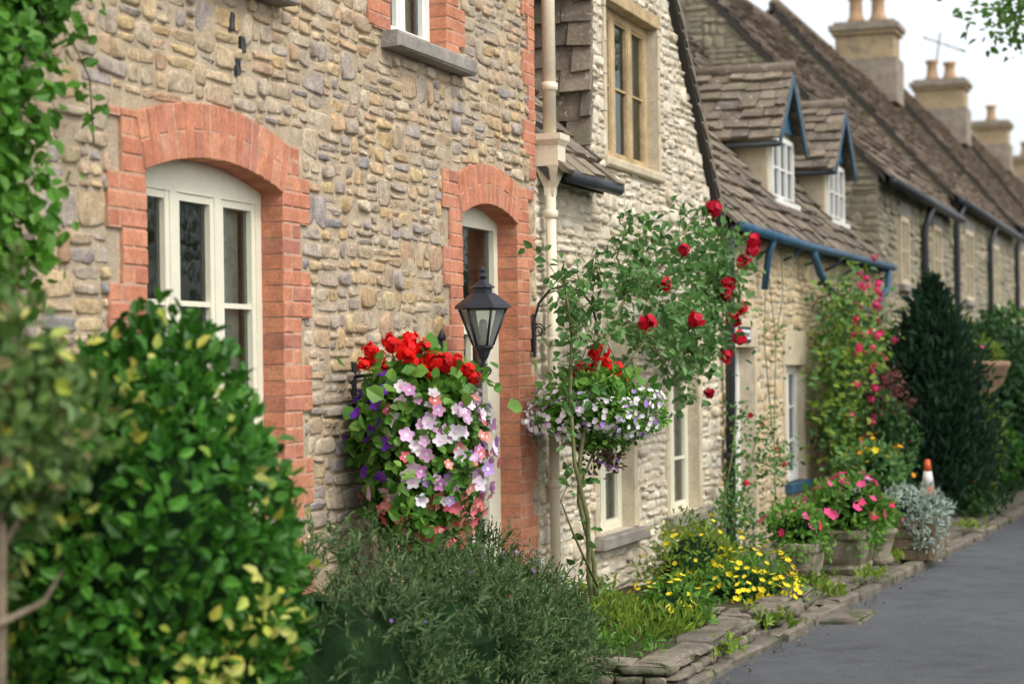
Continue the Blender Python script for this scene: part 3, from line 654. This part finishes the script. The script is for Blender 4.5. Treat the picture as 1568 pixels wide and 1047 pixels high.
lathe(b,(lx,ly,za),[(.014,0),(.014,.05),(.025,.07),(.025,.13),(.01,.15)],10,2)
tube(b,[(.02,ly,lz-.02),(lx,ly,lz-.02)],.011,0,7)
tube(b,[(.02,ly,lz-.16),(.10,ly,lz-.13),(.17,ly,lz-.06),(.2,ly,lz-.03)],.008,0,6)
tube(b,[(lx+.02+.045*math.cos(a)*(1-a/14),ly,lz-.055+.04*math.sin(a)*(1-a/14)) for a in np.linspace(1.5,9,16)],.006,0,5)
obox(b,A(0,ly,lz-.03),Y,Z,X,.03,.16,.0,.03,.008,0);lathe(b,(.035,ly,lz+.12),[(.02,0),(.028,.02),(.01,.05),(.002,.07)],8,0)
b.obj("wall_lantern",[M_iron,M_lgl,M_white])

# ================================================================== hanging baskets
RT=A(.942,.335,0);FW=A(.335,-.942,0)
b=MB();c=A(.38,9.36,1.34)
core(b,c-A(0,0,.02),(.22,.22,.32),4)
P,O=shell(3000,c,(.31,.31,.46),.72,.20);foliage(b,P,O,.058,0,w=.75,out=.5,up=-.15)
P,O=shell(190,c,(.35,.35,.50),.85,.2);k=(O@RT)<.6;foliage(b,P[k],O[k],.08,0,w=.8,out=.5,up=-.2)
for (dy,dz) in ((-.26,-.42),(.20,-.4),(-.1,-.50),(.05,-.52),(-.33,-.25)):
    P,O=gauss(60,c+A(.05,dy,dz),(.06,.06,.08));foliage(b,P,O,.06,0,w=.7)
d=nrm(rng.normal(size=(620,3)));d=d[((d@nrm(A(.6,-.8,-.1))>-.35)&(d[:,2]>-.95))]
rt=d@RT
P=c+d*A(.355,.355,.50)*rng.uniform(.90,1.14,(len(d),1))
up=d[:,2]
keep=(rt>-.75)|(rng.uniform(size=len(d))<.4);keep&=rng.uniform(size=len(d))<(.45+.5*(rt>-.2)); d=d[keep];P=P[keep];rt=rt[keep];up=up[keep]
sel_p=(rt<-.42)&(up>-.3);sel_top=(up>.60)
rest=~sel_p&~sel_top
flowers(b,P[sel_p],d[sel_p],.034,6,None,5,.35)
low=rest&(up<-.45)
flowers(b,P[low],d[low],.033,3,None,5,.35)
idx=np.where(rest&~low)[0];rng.shuffle(idx);n=len(idx)
q=[0,int(n*.40),int(n*.70),int(n*.86),n]
for k,(r_,m1,m2) in enumerate(((.037,2,5),(.037,5,2),(.033,3,5),(.034,8,5))):
    s_=idx[q[k]:q[k+1]];flowers(b,P[s_],d[s_],r_,m1,m2,5,.3)
for (dr_,dz,r) in ((-.22,.46,.06),(-.15,.52,.065),(-.28,.42,.05),(-.06,.50,.065),(.02,.52,.06),(-.02,.42,.06),(.08,.47,.06),(.14,.43,.06),(.19,.47,.055),(.12,.38,.055),(.25,.41,.05),(-.10,.43,.055),(.05,.40,.05),(-.18,.41,.05),(.28,.36,.04),(-.04,.56,.05),(-.24,.50,.05),(.2,.39,.05)):
    q_=c+RT*dr_+FW*R.uniform(-.05,.16)+A(0,0,dz+R.uniform(-.02,.03));pom(b,q_,r*R.uniform(.8,1.05),1,46,.34);tube(b,[q_,c+RT*dr_*.5+A(0,0,.25)],.004,0,4)
P,O=gauss(280,c+A(.02,0,.32),(.16,.16,.07));foliage(b,P,O,.08,0,w=.95,out=.3,up=.3)
tube(b,[(0,9.36,1.72),(.2,9.36,1.74),(.38,9.36,1.7)],.009,7,6);
for a in (0,2.1,4.2): tube(b,[(.38,9.36,1.7),c+A(.24*math.cos(a),.24*math.sin(a),.1)],.003,7,4)
obox(b,A(0,9.36,1.68),Y,Z,X,.02,.12,0,.02,.005,7)
b.obj("hanging_flower_basket",[L_bask,F_red,F_pink,F_cor,L_core,F_wht,F_pur,M_iron,F_lil])

b=MB();c=A(.46,12.2,1.47)
core(b,c-A(0,0,.03),(.22,.22,.13),4)
P,O=shell(2600,c,(.38,.38,.23),.6,.22);foliage(b,P,O,.045,0,w=.6,out=.6,up=0.1)
P,O=shell(900,c+A(0,0,-.01),(.42,.42,.23),.85,.28);k=O[:,2]<.85;P=P[k];O=O[k];h=int(len(P)*.85)
flowers(b,P[:h],O[:h],.020,5,None,5,.2);flowers(b,P[h:],O[h:],.022,6,None,5,.25)
for (dy,dz) in ((-.05,-.27),(.12,-.24),(-.2,-.2),(.02,-.33)):
    P,O=gauss(70,c+A(.03,dy,dz),(.07,.07,.05));foliage(b,P,O,.045,2 if dz<-.26 else 0,w=.5);flowers(b,P[:6],O[:6],.022,6)
for (dr_,dz,r) in ((.02,.38,.075),(-.09,.28,.06),(-.03,.27,.055),(.10,.23,.065),(.15,.19,.065),(.13,.28,.05),(-.13,.25,.045),(.05,.31,.05)):
    q_=c+RT*dr_+A(0,0,dz);pom(b,q_,r,1,40,.36);tube(b,[q_,c+A(0,0,.05)],.004,0,4)
P,O=gauss(190,c+A(0,0,.16),(.14,.14,.05));foliage(b,P,O,.07,0,w=.9,out=.3,up=.3)
for a in (0,2.1,4.2): tube(b,[(.46,12.2,2.06),c+A(.27*math.cos(a),.27*math.sin(a),.05)],.003,7,4)
tube(b,[(.02,12.2,1.86),(.03,12.2,2.05),(.07,12.2,2.18),(.15,12.2,2.27),(.25,12.2,2.29),(.36,12.2,2.25),(.43,12.2,2.17),(.46,12.2,2.06)],.009,7,7)
tube(b,[(.06+.05*math.cos(a)*(1-a/16),12.2,2.0+.05*math.sin(a)*(1-a/16)) for a in np.linspace(0,9,16)],.006,7,5)
obox(b,A(0,12.2,1.97),Y,Z,X,.018,.14,.03,.045,.004,7)
b.obj("hanging_flower_basket",[L_bask,F_red,L_maroon,F_cor,L_core,F_wht,F_lil,M_iron])

# ================================================================== climbing rose (foreground)
b=MB();rx=.47
canes=[[(12.06,.08),(11.98,.4),(11.8,.8),(11.74,1.15),(11.68,1.6),(11.72,1.95),(11.9,2.25),(12.2,2.42)],
[(12.06,.08),(12.0,.5),(11.88,.9),(11.9,1.2),(12.0,1.6),(12.3,1.95),(12.9,2.3),(13.6,2.52),(14.3,2.75),(14.7,2.9)],
[(11.98,.35),(11.6,.72),(11.35,.95)],[(11.9,1.0),(12.2,1.3),(12.7,1.7),(13.4,1.95),(14.2,2.15),(15.0,2.4),(15.6,2.65),(15.95,2.72)],
[(12.3,1.95),(13.1,2.05),(13.9,1.95),(14.6,1.85),(15.1,1.75)],[(13.4,1.95),(14,1.75),(14.4,1.6),(14.6,1.5)],[(14.2,2.15),(15,2.15),(15.7,2.1)],[(11.72,1.95),(11.5,2.1),(11.42,2.25)],[(12.9,2.3),(12.8,2.5),(12.85,2.65)]]
tips=[]
for ci,cn in enumerate(canes):
    pts=[A(rx+R.uniform(-.05,.05),y+R.uniform(-.03,.03),z) for y,z in cn];n=len(pts)
    tube(b,pts,[(.018 if ci<2 else .009)*(1-.7*i/n) for i in range(n)],1,6)
    for i in range(1,n):
        low=cn[i][1]<1.75 and cn[i][0]<13
        for j in range(1 if low else 6):
            p_=pts[i-1]+(pts[i]-pts[i-1])*R.random();q=p_+A(R.uniform(-.15,.2),R.uniform(-.3,.3),R.uniform(-.16,.26))*(.5 if low else 1)
            tube(b,[p_,(p_+q)/2+A(0,0,.03),q],.003,1,4,False);tips.append((p_,q,4 if low else 9))
for (p_,q,n) in tips:
    t=rng.uniform(.35,1.1,(n,1));P=p_+(q-p_)*t+rng.normal(size=(n,3))*.03;O=nrm(rng.normal(size=(n,3))+A(.4,-.3,.6));foliage(b,P,O,.066,0,w=.64,out=.2,jit=.9,up=-.25)
for (y,z,s,n) in ((13.2,2.32,.14,50),(14.1,2.5,.2,150),(14.9,2.66,.2,170),(15.5,2.5,.22,220),(15.2,2.25,.2,150),(14.7,2.15,.2,100),(14.1,2.0,.18,80),(14.6,1.78,.13,50),(15.1,1.92,.16,100),(13.5,2.0,.12,40),(12.6,2.4,.1,35),(12.2,2.15,.12,30),(11.7,1.95,.08,18)):
    P,O=gauss(n,(rx+.02,y,z),(.12,s,s*.62));foliage(b,P,nrm(O+A(.3,-.2,.5)),.072,0,w=.64,out=.25,jit=.9,up=-.2)
for (y,z) in ((14.72,2.96),(16.0,2.78),(15.3,2.4),(15.25,2.32),(15.6,2.13),(15.15,1.83),(13.4,2.33),(13.9,2.6),(15.9,2.6),(15.5,1.98),(14.5,1.55),(14.1,2.1),(12.9,2.05),(15.6,2.22),(16.0,2.7)):
    r=R.uniform(.05,.075) if z>1.8 else .045;pom(b,(rx+.12+R.uniform(0,.08),y,z),r,2,30,.42)
b.obj("climbing_rose_bush",[L_rose,M_stem,F_rose])

# ================================================================== left bushes, ivy
b=MB();c=A(.86,5.72,.98)
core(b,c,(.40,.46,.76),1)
P,O=shell(9500,c,(.49,.56,.90),.76,.15,.3,34)
foliage(b,P,O,.056,0,w=.62,out=.7,jit=.65,up=.35)
P,O=shell(330,c,(.51,.58,.92),.93,.15,.3,30);foliage(b,P,O,.052,2,w=.6,up=.3)
for i in range(11):
    a=R.uniform(-2.6,.2);zz=R.uniform(-.5,.9);rr=math.sqrt(max(.05,1-zz*zz));d=A(rr*math.cos(a),rr*math.sin(a),zz);p_=c+d*A(.51,.58,.92);P,O=gauss(26,p_,(.04,.04,.06));foliage(b,P,nrm(O+d),.05,2,w=.6,up=.3)
tube(b,[(.86,5.72,-.1),(.86,5.72,.9)],[.05,.03],3,8)
b.obj("variegated_bush",[L_bush,L_core,L_yel,M_bark])
b=MB();c=A(1.14,4.45,1.62)
P,O=shell(2100,c,(.29,.30,.42),.4,.28,None,12);foliage(b,P,O,.055,0,w=.55,out=.5,jit=.8,up=.3)
P,O=shell(90,c,(.30,.30,.42),.7,.2);foliage(b,P,O,.055,2,w=.5)
tube(b,[(1.33,4.2,-.1),(1.31,4.25,.8),(1.25,4.36,1.3),(1.18,4.45,1.8)],[.022,.018,.014,.006],1,7)
tube(b,[(1.31,4.25,1.12),(1.25,4.55,1.14),(1.18,4.75,1.2)],[.01,.008,.004],1,6);tube(b,[(1.25,4.36,1.3),(1.3,4.6,1.6)],[.01,.004],1,6);tube(b,[(1.25,4.36,1.3),(1.05,4.5,1.7)],[.01,.004],1,6)
b.obj("garden_shrub",[L_olive,M_bark,L_yel])
b=MB()
for (y,z0,z1,s) in ((5.5,2.15,5,.16),(5.85,2.1,5,.15),(6.1,2.2,5,.13),(6.28,3.1,5.2,.12),(5.2,2,5,.2),(6.42,3.55,5.2,.1)):
    z=z0
    while z<z1:
        P,O=gauss(82,(.12,y+.05*math.sin(z*4),z),(.07,s*min(1,.35+(z-z0)),.08));P[:,0]=np.abs(P[:,0])+.02;foliage(b,P,nrm(A(1,-.3,.2)+rng.normal(size=P.shape)*.4),.06,0,w=.8,out=.3,up=-.6);z+=.11
    tube(b,[(.05,y,z0),(.06,y+.05,(z0+z1)/2),(.05,y,z1)],.008,1,5)
tube(b,[(.1,6.4,3.6),(.1,6.5,3.1),(.14,6.62,2.9),(.13,6.66,2.65)],.004,1,5);P,O=gauss(26,(.13,6.6,2.9),(.03,.03,.16));foliage(b,P,O,.05,0,w=.8)
tube(b,[(.05,5.5,-.1),(.05,5.5,2.3)],.02,1,6)
b.obj("ivy",[L_vine,M_bark])

# ================================================================== rosemary hedge
b=MB()
for (x,y,z,rx_,ry,rz,n) in ((.55,7.7,.35,.55,.7,.62,700),(.60,8.7,.33,.6,.65,.50,950),(.62,9.5,.26,.6,.6,.44,900),(.5,10.1,.18,.52,.48,.42,700),(.30,10.35,.4,.22,.28,.40,260)):
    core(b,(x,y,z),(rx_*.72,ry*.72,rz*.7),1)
    P,O=shell(n,(x,y,z),(rx_,ry,rz),.74,.16,0,34)
    d=nrm(O*.6+A(0,0,.5)+rng.normal(size=P.shape)*.38)
    for k in range(9):
        Q=P+d*(.017*k);s=.058*(1-.055*k)
        foliage(b,Q,d,s,0,w=.24,out=.8,jit=.5,sv=.2)
for i in range(26): 
    pom(b,A(R.uniform(.3,.95),R.uniform(8,10.3),R.uniform(.62,.8)),.012,2,5,.6)
b.obj("rosemary_hedge",[L_lav,L_core,F_lil])

# ================================================================== bed planting
def mound(b,c,rad,n,size,mat,w=.5,up=.4,inner=.5,cm=None,zmin=0.0):
    if cm is not None: core(b,c,tuple(r*.66 for r in rad),cm)
    P,O=shell(n,c,rad,inner,.2,zmin);foliage(b,P,O,size,mat,w=w,up=up)
    return P,O
b=MB()
mound(b,(.75,11.7,.12),(.5,.7,.16),2200,.07,0,w=.22,up=1.2,zmin=.08)
mound(b,(.95,12.1,.15),(.28,.36,.28),900,.06,1,w=.45,cm=3,zmin=.1)
mound(b,(.4,12.3,.15),(.25,.3,.22),400,.06,0,w=.4,zmin=.1)
mound(b,(.7,10.9,.12),(.5,.35,.12),900,.055,1,w=.3,up=.9,zmin=.08)
P,O=shell(70,(.95,12.1,.2),(.28,.36,.28),.85,.2,.2);flowers(b,P,nrm(O+A(0,0,.5)),.022,2)
b.obj("flower_bed_grass",[L_lime,L_bask,F_yel,L_core])
b=MB()
mound(b,(.55,14.4,.2),(.4,.6,.42),1600,.05,0,w=.35,cm=3,up=.6)
mound(b,(1.05,13.9,.12),(.4,.5,.26),1300,.05,1,w=.4,cm=3,up=.6)
mound(b,(.3,15.3,.15),(.25,.5,.36),900,.05,0,w=.4,cm=3,up=.6)
P,O=shell(280,(1.1,13.9,.16),(.42,.55,.28),.8,.2,.1);flowers(b,P,nrm(O+A(0,0,.5)),.024,2)
P,O=shell(90,(.6,14.4,.3),(.4,.6,.38),.85,.2,.3);flowers(b,P,nrm(O+A(0,0,.5)),.022,2)
b.obj("yellow_flowering_shrub",[L_lime,L_bask,F_yel,L_core])
b=MB()
for (y,x) in ((15.4,1.25),(16.0,1.6),(17.6,1.5),(19,1.6),(13.2,1.3),(12.75,.9),(12.8,.3),(16.8,.3),(20,1.0),(14.8,1.5),(12.9,1.45),(21,1.8),(11.6,1.42)):
    P,O=gauss(50,(x,y,.03),(.07,.12,.02));foliage(b,P,nrm(O+A(0,0,1)),.08,0,w=.35,up=.8)
b.obj("pavement_weeds",[L_lime])
b=MB()
st=[[(.1,16.9,.1),(.15,17.0,.6),(.2,17.15,1.0),(.2,17.3,1.4)],[(.1,17.1,.0),(.2,17.35,.5),(.28,17.5,.9),(.3,17.9,1.25)],[(.3,17.5,.9),(.35,18.1,.8),(.35,18.6,.95)],[(.06,19.6,.0),(.07,19.5,1.),(.06,19.7,2.),(.06,19.3,2.9)],[(.06,19.5,1),(.06,19.15,2),(.06,19.25,2.6)],[(.06,19.7,2.),(.06,20.1,2.5),(.06,20.0,3.0)]]
for s_ in st:
    far=s_[0][1]>19
    tube(b,s_,.006 if far else .009,1,5)
    for i in range(1,len(s_)):
        for j in range(1 if far else 5):
            p_=A(*s_[i-1])+(A(*s_[i])-A(*s_[i-1]))*R.random();P,O=gauss(5 if far else 14,p_+A(.04,0,0),(.05,.12,.1));P[:,0]=np.abs(P[:,0])+.02;foliage(b,P,O,.055,0,w=.6,up=-.2)
for p_ in ((.3,17.4,1.3),(.35,18.3,.95),(.3,17.9,1.2),(.35,18.6,.8),(.3,17.2,.7)): pom(b,p_,.035,2,20,.45)
mound(b,(.3,16.7,.25),(.25,.4,.4),500,.055,0,w=.5)
b.obj("climbing_rose_bush",[L_rose,M_stem,F_rose])
b=MB()
for (y,z,sy,sz,n) in ((21.6,2.35,.35,.2,250),(21.5,1.8,.4,.3,600),(22.6,1.9,.5,.35,800),(23.5,1.7,.5,.35,700),(21.5,1.2,.35,.3,500),(22.6,1.2,.5,.35,700),(23.9,1.2,.5,.4,600),(21.8,.6,.4,.3,500),(23.2,.6,.5,.3,500),(25,1.6,.4,.4,300),(25,1.0,.4,.4,300),(22.1,2.6,.2,.2,90)):
    P,O=gauss(n,(.38,y,z),(.16,sy*.8,sz*.8));P[:,0]=np.clip(P[:,0],.06,9);h=int(n*.5);foliage(b,P[:h],nrm(O[:h]+A(.4,-.3,.4)),.085,0,w=.6,out=.3,up=-.1);foliage(b,P[h:]+A(.03,0,0),nrm(O[h:]+A(.4,-.3,.4)),.085,3,w=.6,out=.3,up=-.1)
    for i in range(9):
        pom(b,(R.uniform(.5,.8),y+R.gauss(0,sy*.8),z+R.gauss(0,sz*.8)),R.uniform(.03,.055),2,18,.45)
for i in range(8): y=R.uniform(21.3,24);tube(b,[(.2,y,0),(.3,y+.2,1),(.35,y-.1,2.2),(.35,y+R.uniform(-.5,.5),2.8)],.009,1,5)
b.obj("climbing_rose_bush",[L_rose,M_stem,F_hot,L_lime])
b=MB();c=A(1.15,23.4,0)
tube(b,[c,c+A(0,0,1.5)],[.06,.03],1,7)
for i in range(34):
    z=.15+i*.075;r=.56*math.sin(min(1,(2.72-z)/1.6)*math.pi/2)*(1+.22*math.sin(i*2.1));
    n=int(90+330*r);a=rng.uniform(0,2*math.pi,n);q=r*rng.uniform(.5,1.15,n)*(1+.22*np.sin(a*5+i*1.7))
    P=np.stack([c[0]+q*np.cos(a),c[1]+q*np.sin(a),z+rng.normal(size=n)*.07],1);O=nrm(np.stack([np.cos(a),np.sin(a),np.full(n,1.6)],1));foliage(b,P,O,.12,0,w=.35,out=1,jit=.35)
core(b,c+A(0,0,1.15),(.32,.32,1.0),2)
b.obj("conifer_tree",[L_con,M_bark,L_core])
b=MB();P,O=mound(b,(.75,22.2,1.2),(.28,.3,.55),700,.07,0,w=.5);mound(b,(.9,21.6,.75),(.3,.35,.7),800,.07,1,w=.5,cm=2);tube(b,[(.75,22.2,0),(.75,22.2,1.2)],.02,3,6)
b.obj("maroon_shrub",[L_maroon,L_dk,L_core,M_bark])
b=MB()
for (c,rad,n,m) in (((1.45,28.3,1.15),(.85,1.5,1.2),4500,0),((.9,26.0,.9),(.6,.8,.9),1500,0),((1.2,26.6,.55),(.6,.5,.65),900,1),((1.5,31,1.3),(.8,1.6,1.2),2500,1),((.5,30,1.6),(.45,2,.9),1500,2)):
    core(b,c,tuple(r*.8 for r in rad),3);P,O=shell(n,c,rad,.72,.18,.0,26);foliage(b,P,O,.11,m,w=.6,up=.2)
b.obj("garden_hedge",[L_dk,L_bush,L_lime,L_core])

# ================================================================== planters
def flower_top(b,c,rx_,ry,rz,fm,nf,lm,n=700,size=.06,fr=.04,cm=6):
    core(b,c,(rx_*.66,ry*.66,rz*.55),cm);P,O=shell(n,c,(rx_,ry,rz),.5,.28);foliage(b,P,O,size,lm,w=.6,up=.5)
    P,O=shell(nf,c,(rx_,ry,rz),.95,.25);k=O[:,2]>-.2;flowers(b,P[k],nrm(O[k]+A(0,0,.3)),fr,fm)
def trough(b,x,y,wx,wy,h,mat,z0=-.01):
    V=[];
    for (s,z) in ((.82,0),(.88,.05),(.80,.08),(.88,h*.35),(.97,h*.6),(.96,h-.09),(1.06,h-.07),(1.08,h-.01),(.97,h),(.92,h-.06)):
        for j in range(16):
            t=2*math.pi*j/16;ct,s_=math.cos(t),math.sin(t);q=(abs(ct)**6+abs(s_)**6)**(-1/6)
            V.append((x+ct*q*wx*s+R.uniform(-.008,.008),y+s_*q*wy*s+R.uniform(-.008,.008),z0+z+R.uniform(-.007,.007)))
    F=[tuple(range(16))[::-1]]+[(i*16+j,i*16+(j+1)%16,(i+1)*16+(j+1)%16,(i+1)*16+j) for i in range(9) for j in range(16)]+[tuple(range(144,160))]
    b.add(V,F,mat)
def trail(b,x,y,wx,wy,z,lm,n=90):
    for i in range(7):
        t=R.uniform(-2.4,.9);P,O=gauss(n//4,(x+math.cos(t)*wx*1.1,y+math.sin(t)*wy*1.1,z-R.uniform(0,.12)),(.04,.06,.05));foliage(b,P,O,.05,lm,w=.6,up=-.4)
b=MB();trough(b,1.08,15.7,.18,.24,.34,0);flower_top(b,A(1.05,15.7,.44),.26,.32,.2,1,24,2,550);trail(b,1.08,15.7,.18,.24,.34,2)
b.obj("stone_planter",[M_plant,F_hot,L_bask,F_cor,F_pink,M_earth,L_core])
b=MB();trough(b,1.28,16.7,.22,.42,.38,0);flower_top(b,A(1.28,16.7,.53),.36,.5,.28,1,90,2,1100);flower_top(b,A(1.4,16.5,.60),.18,.28,.18,4,26,2,260);trail(b,1.28,16.7,.22,.42,.38,2,120)
b.obj("stone_planter",[M_plant,F_hot,L_bask,F_cor,F_pink,M_earth,L_core])
b=MB();lathe(b,(1.45,17.35,-.01),[(.13,0),(.14,.05),(.1,.1),(.15,.26),(.17,.28),(.17,.31),(.13,.31)],14,0);flower_top(b,A(1.42,17.35,.42),.22,.26,.18,1,34,2,400,cm=3)
b.obj("stone_urn",[M_plant,F_hot,L_bask,L_core])
b=MB();x,y=1.6,18.1
for k in range(4):
    z=.0+k*.095;
    for (a0_,a1_,b0,b1) in ((x-.28,x+.28,y-.42,y-.395),(x-.28,x+.28,y+.395,y+.42),(x-.28,x-.255,y-.39,y+.39),(x+.255,x+.28,y-.39,y+.39)): box(b,a0_,a1_,b0,b1,z,z+.085,0)
for (sx,sy) in ((-1,-1),(1,-1),(1,1),(-1,1)): box(b,x+sx*.27-.03,x+sx*.27+.03,y+sy*.40-.03,y+sy*.40+.03,0,.39,0)
box(b,x-.25,x+.25,y-.39,y+.39,.02,.33,3)
mound(b,(x+.06,y-.05,.41),(.38,.5,.22),1500,.055,1,w=.4,cm=2);mound(b,(x+.2,y-.35,.25),(.18,.22,.25),500,.055,1,w=.4)
b.obj("wooden_planter_box",[plain("dark_crate_wood",(.24,.18,.11),.85,.15,0,.4),L_silv,L_core,M_earth])
b=MB();flower_top(b,A(1.10,19.4,.66),.36,.6,.34,1,50,2,1100,.06,.035,4);flower_top(b,A(1.2,18.9,.78),.2,.3,.2,3,20,2,300,.06,.035,4)
lathe(b,(1.10,19.4,-.01),[(.2,0),(.2,.03),(.17,.06),(.28,.38),(.32,.4),(.32,.45),(.25,.45)],14,5)
b.obj("potted_marigolds",[L_bask,F_org,L_rose,F_yel,L_core,M_terra])
b=MB();lathe(b,(1.42,25.9,0),[(.2,0),(.2,.12),(.13,.16),(.11,1.2),(.16,1.26),(.12,1.32),(.3,1.5),(.36,1.68),(.38,1.7),(.38,1.76),(.3,1.77)],20,0);flower_top(b,A(1.42,25.9,1.85),.34,.34,.18,1,6,2,500,.07,.03,3)
mound(b,(1.45,25.3,.6),(.3,.35,.85),1300,.09,2,w=.6,cm=3)
b.obj("stone_urn",[M_terra,F_hot,L_lime,L_core])
M_or=plain("orange_plastic",(.62,.12,.04),.5,.3);M_rw=plain("reflective_white",(.65,.65,.62),.5,.3)
def cone(x,y,S=1):
    b=MB();obox(b,A(x,y,-.0),X,Y,Z,.17*S,.17*S,0,.04,.01,0)
    pr=lambda z:.125-.10*z/.7
    for (z0,z1,m) in ((0,.42,0),(.42,.58,1),(.58,.7,0)): lathe(b,(x,y,.03),[(pr(z0)*S,z0*S),(pr(z1)*S,z1*S)],18,m)
    b.obj("traffic_cone",[M_or,M_rw])
cone(1.42,20.8,1.02);cone(1.52,24.5,.85)
b=MB()
for i in range(5):
    P,O=gauss(120,(1.55+.05*i,24.0-.3*i,.12),(.1,.14,.09));foliage(b,P,nrm(O+A(0,0,.6)),.08,0,w=.45,up=.6)
b.obj("border_plants",[L_dk])

# ================================================================== tree and hedge opposite
b=MB();T=A(6.9,23,0)
tube(b,[T+A(0,0,-.3),T+A(.05,0,1.5),T+A(-.1,.1,3.2),T+A(0,0,5),T+A(.2,.2,7.5)],[.28,.22,.18,.13,.05],1,10)
cl=[]
for i in range(16):
    a=i*2.4;z0=2.8+i*.3;L=R.uniform(1.8,3.0);e=T+A(L*math.cos(a),L*math.sin(a),z0+R.uniform(.8,1.8));s0=T+A(0,0,z0)
    tube(b,[s0,(s0+e)/2+A(0,0,.25),e],[.08,.05,.02],1,6);cl+=[e,(s0+e)/2+A(0,0,.3)]
s0=T+A(0,0,4.2);tube(b,[s0,A(4.8,22.6,5.7),A(2.5,22.3,5.75),A(2.0,22.2,5.45)],[.09,.06,.025,.008],1,6)
for p_,n in ((A(2.4,22.2,5.7),110),(A(2.75,22.3,5.75),200),(A(3.2,22.4,5.8),240),(A(2.1,22.2,5.5),60),(A(2.35,22.1,5.35),60),(A(1.85,22.2,5.62),30),(A(4,22.5,6.0),250)):
    P,O=gauss(n,p_,(.2,.25,.12));foliage(b,P,O,.10,0,w=.6,up=-.3)
for p_ in cl:
    P,O=gauss(260,p_,(.55,.55,.38));foliage(b,P,O,.14,0,w=.6,up=-.3)
b.obj("broadleaf_tree",[L_tree,M_bark])
b=MB()
for i in range(14):
    y=8+i*3;c=(9.8+.03*y,y,1.1);core(b,c,(1.0,1.7,1.3),1);P,O=shell(600,c,(1.2,2.0,1.6),.8,.15);foliage(b,P,O,.22,0,w=.6)
b.obj("reflection_hedge",[L_dk,L_core])  # unseen hedge, added to give the window glass green reflections

# ================================================================== light, world, camera
W=bpy.data.worlds.new("World");bpy.context.scene.world=W;W.use_nodes=True;nt=W.node_tree
sky=nt.nodes.new("ShaderNodeTexSky");sky.sky_type='NISHITA';sky.sun_disc=False
EL,AZ=math.radians(50),math.radians(112)
sky.sun_elevation=EL;sky.sun_rotation=AZ;sky.dust_density=3.0;sky.air_density=1.0;sky.ozone_density=1.0
hs=nt.nodes.new("ShaderNodeHueSaturation");hs.inputs["Saturation"].default_value=.22;hs.inputs["Value"].default_value=1.85
nt.links.new(sky.outputs[0],hs.inputs["Color"]);bg=nt.nodes["Background"];nt.links.new(hs.outputs[0],bg.inputs[0]);bg.inputs[1].default_value=.15
sl=bpy.data.lights.new("sun","SUN");sl.energy=1.2;sl.angle=math.radians(16);sl.color=(1,.95,.86)
so=bpy.data.objects.new("sun",sl);bpy.context.scene.collection.objects.link(so)
dirv=Vector((math.sin(AZ)*math.cos(EL),math.cos(AZ)*math.cos(EL),math.sin(EL)))
so.rotation_euler=dirv.to_track_quat('Z','Y').to_euler()
cd=bpy.data.cameras.new("camera");co=bpy.data.objects.new("camera",cd);bpy.context.scene.collection.objects.link(co)
co.location=(4.22,0,1.75);co.rotation_euler=(math.radians(90),math.radians(.8),math.radians(19.6));cd.lens=68.9;cd.sensor_width=36;cd.shift_y=.0265;cd.clip_end=2000;cd.clip_start=.1
cd.dof.use_dof=True;cd.dof.focus_distance=11.3;cd.dof.aperture_fstop=2.1
sc=bpy.context.scene;sc.camera=co
sc.view_settings.view_transform='Standard';sc.view_settings.look='None';sc.view_settings.exposure=0
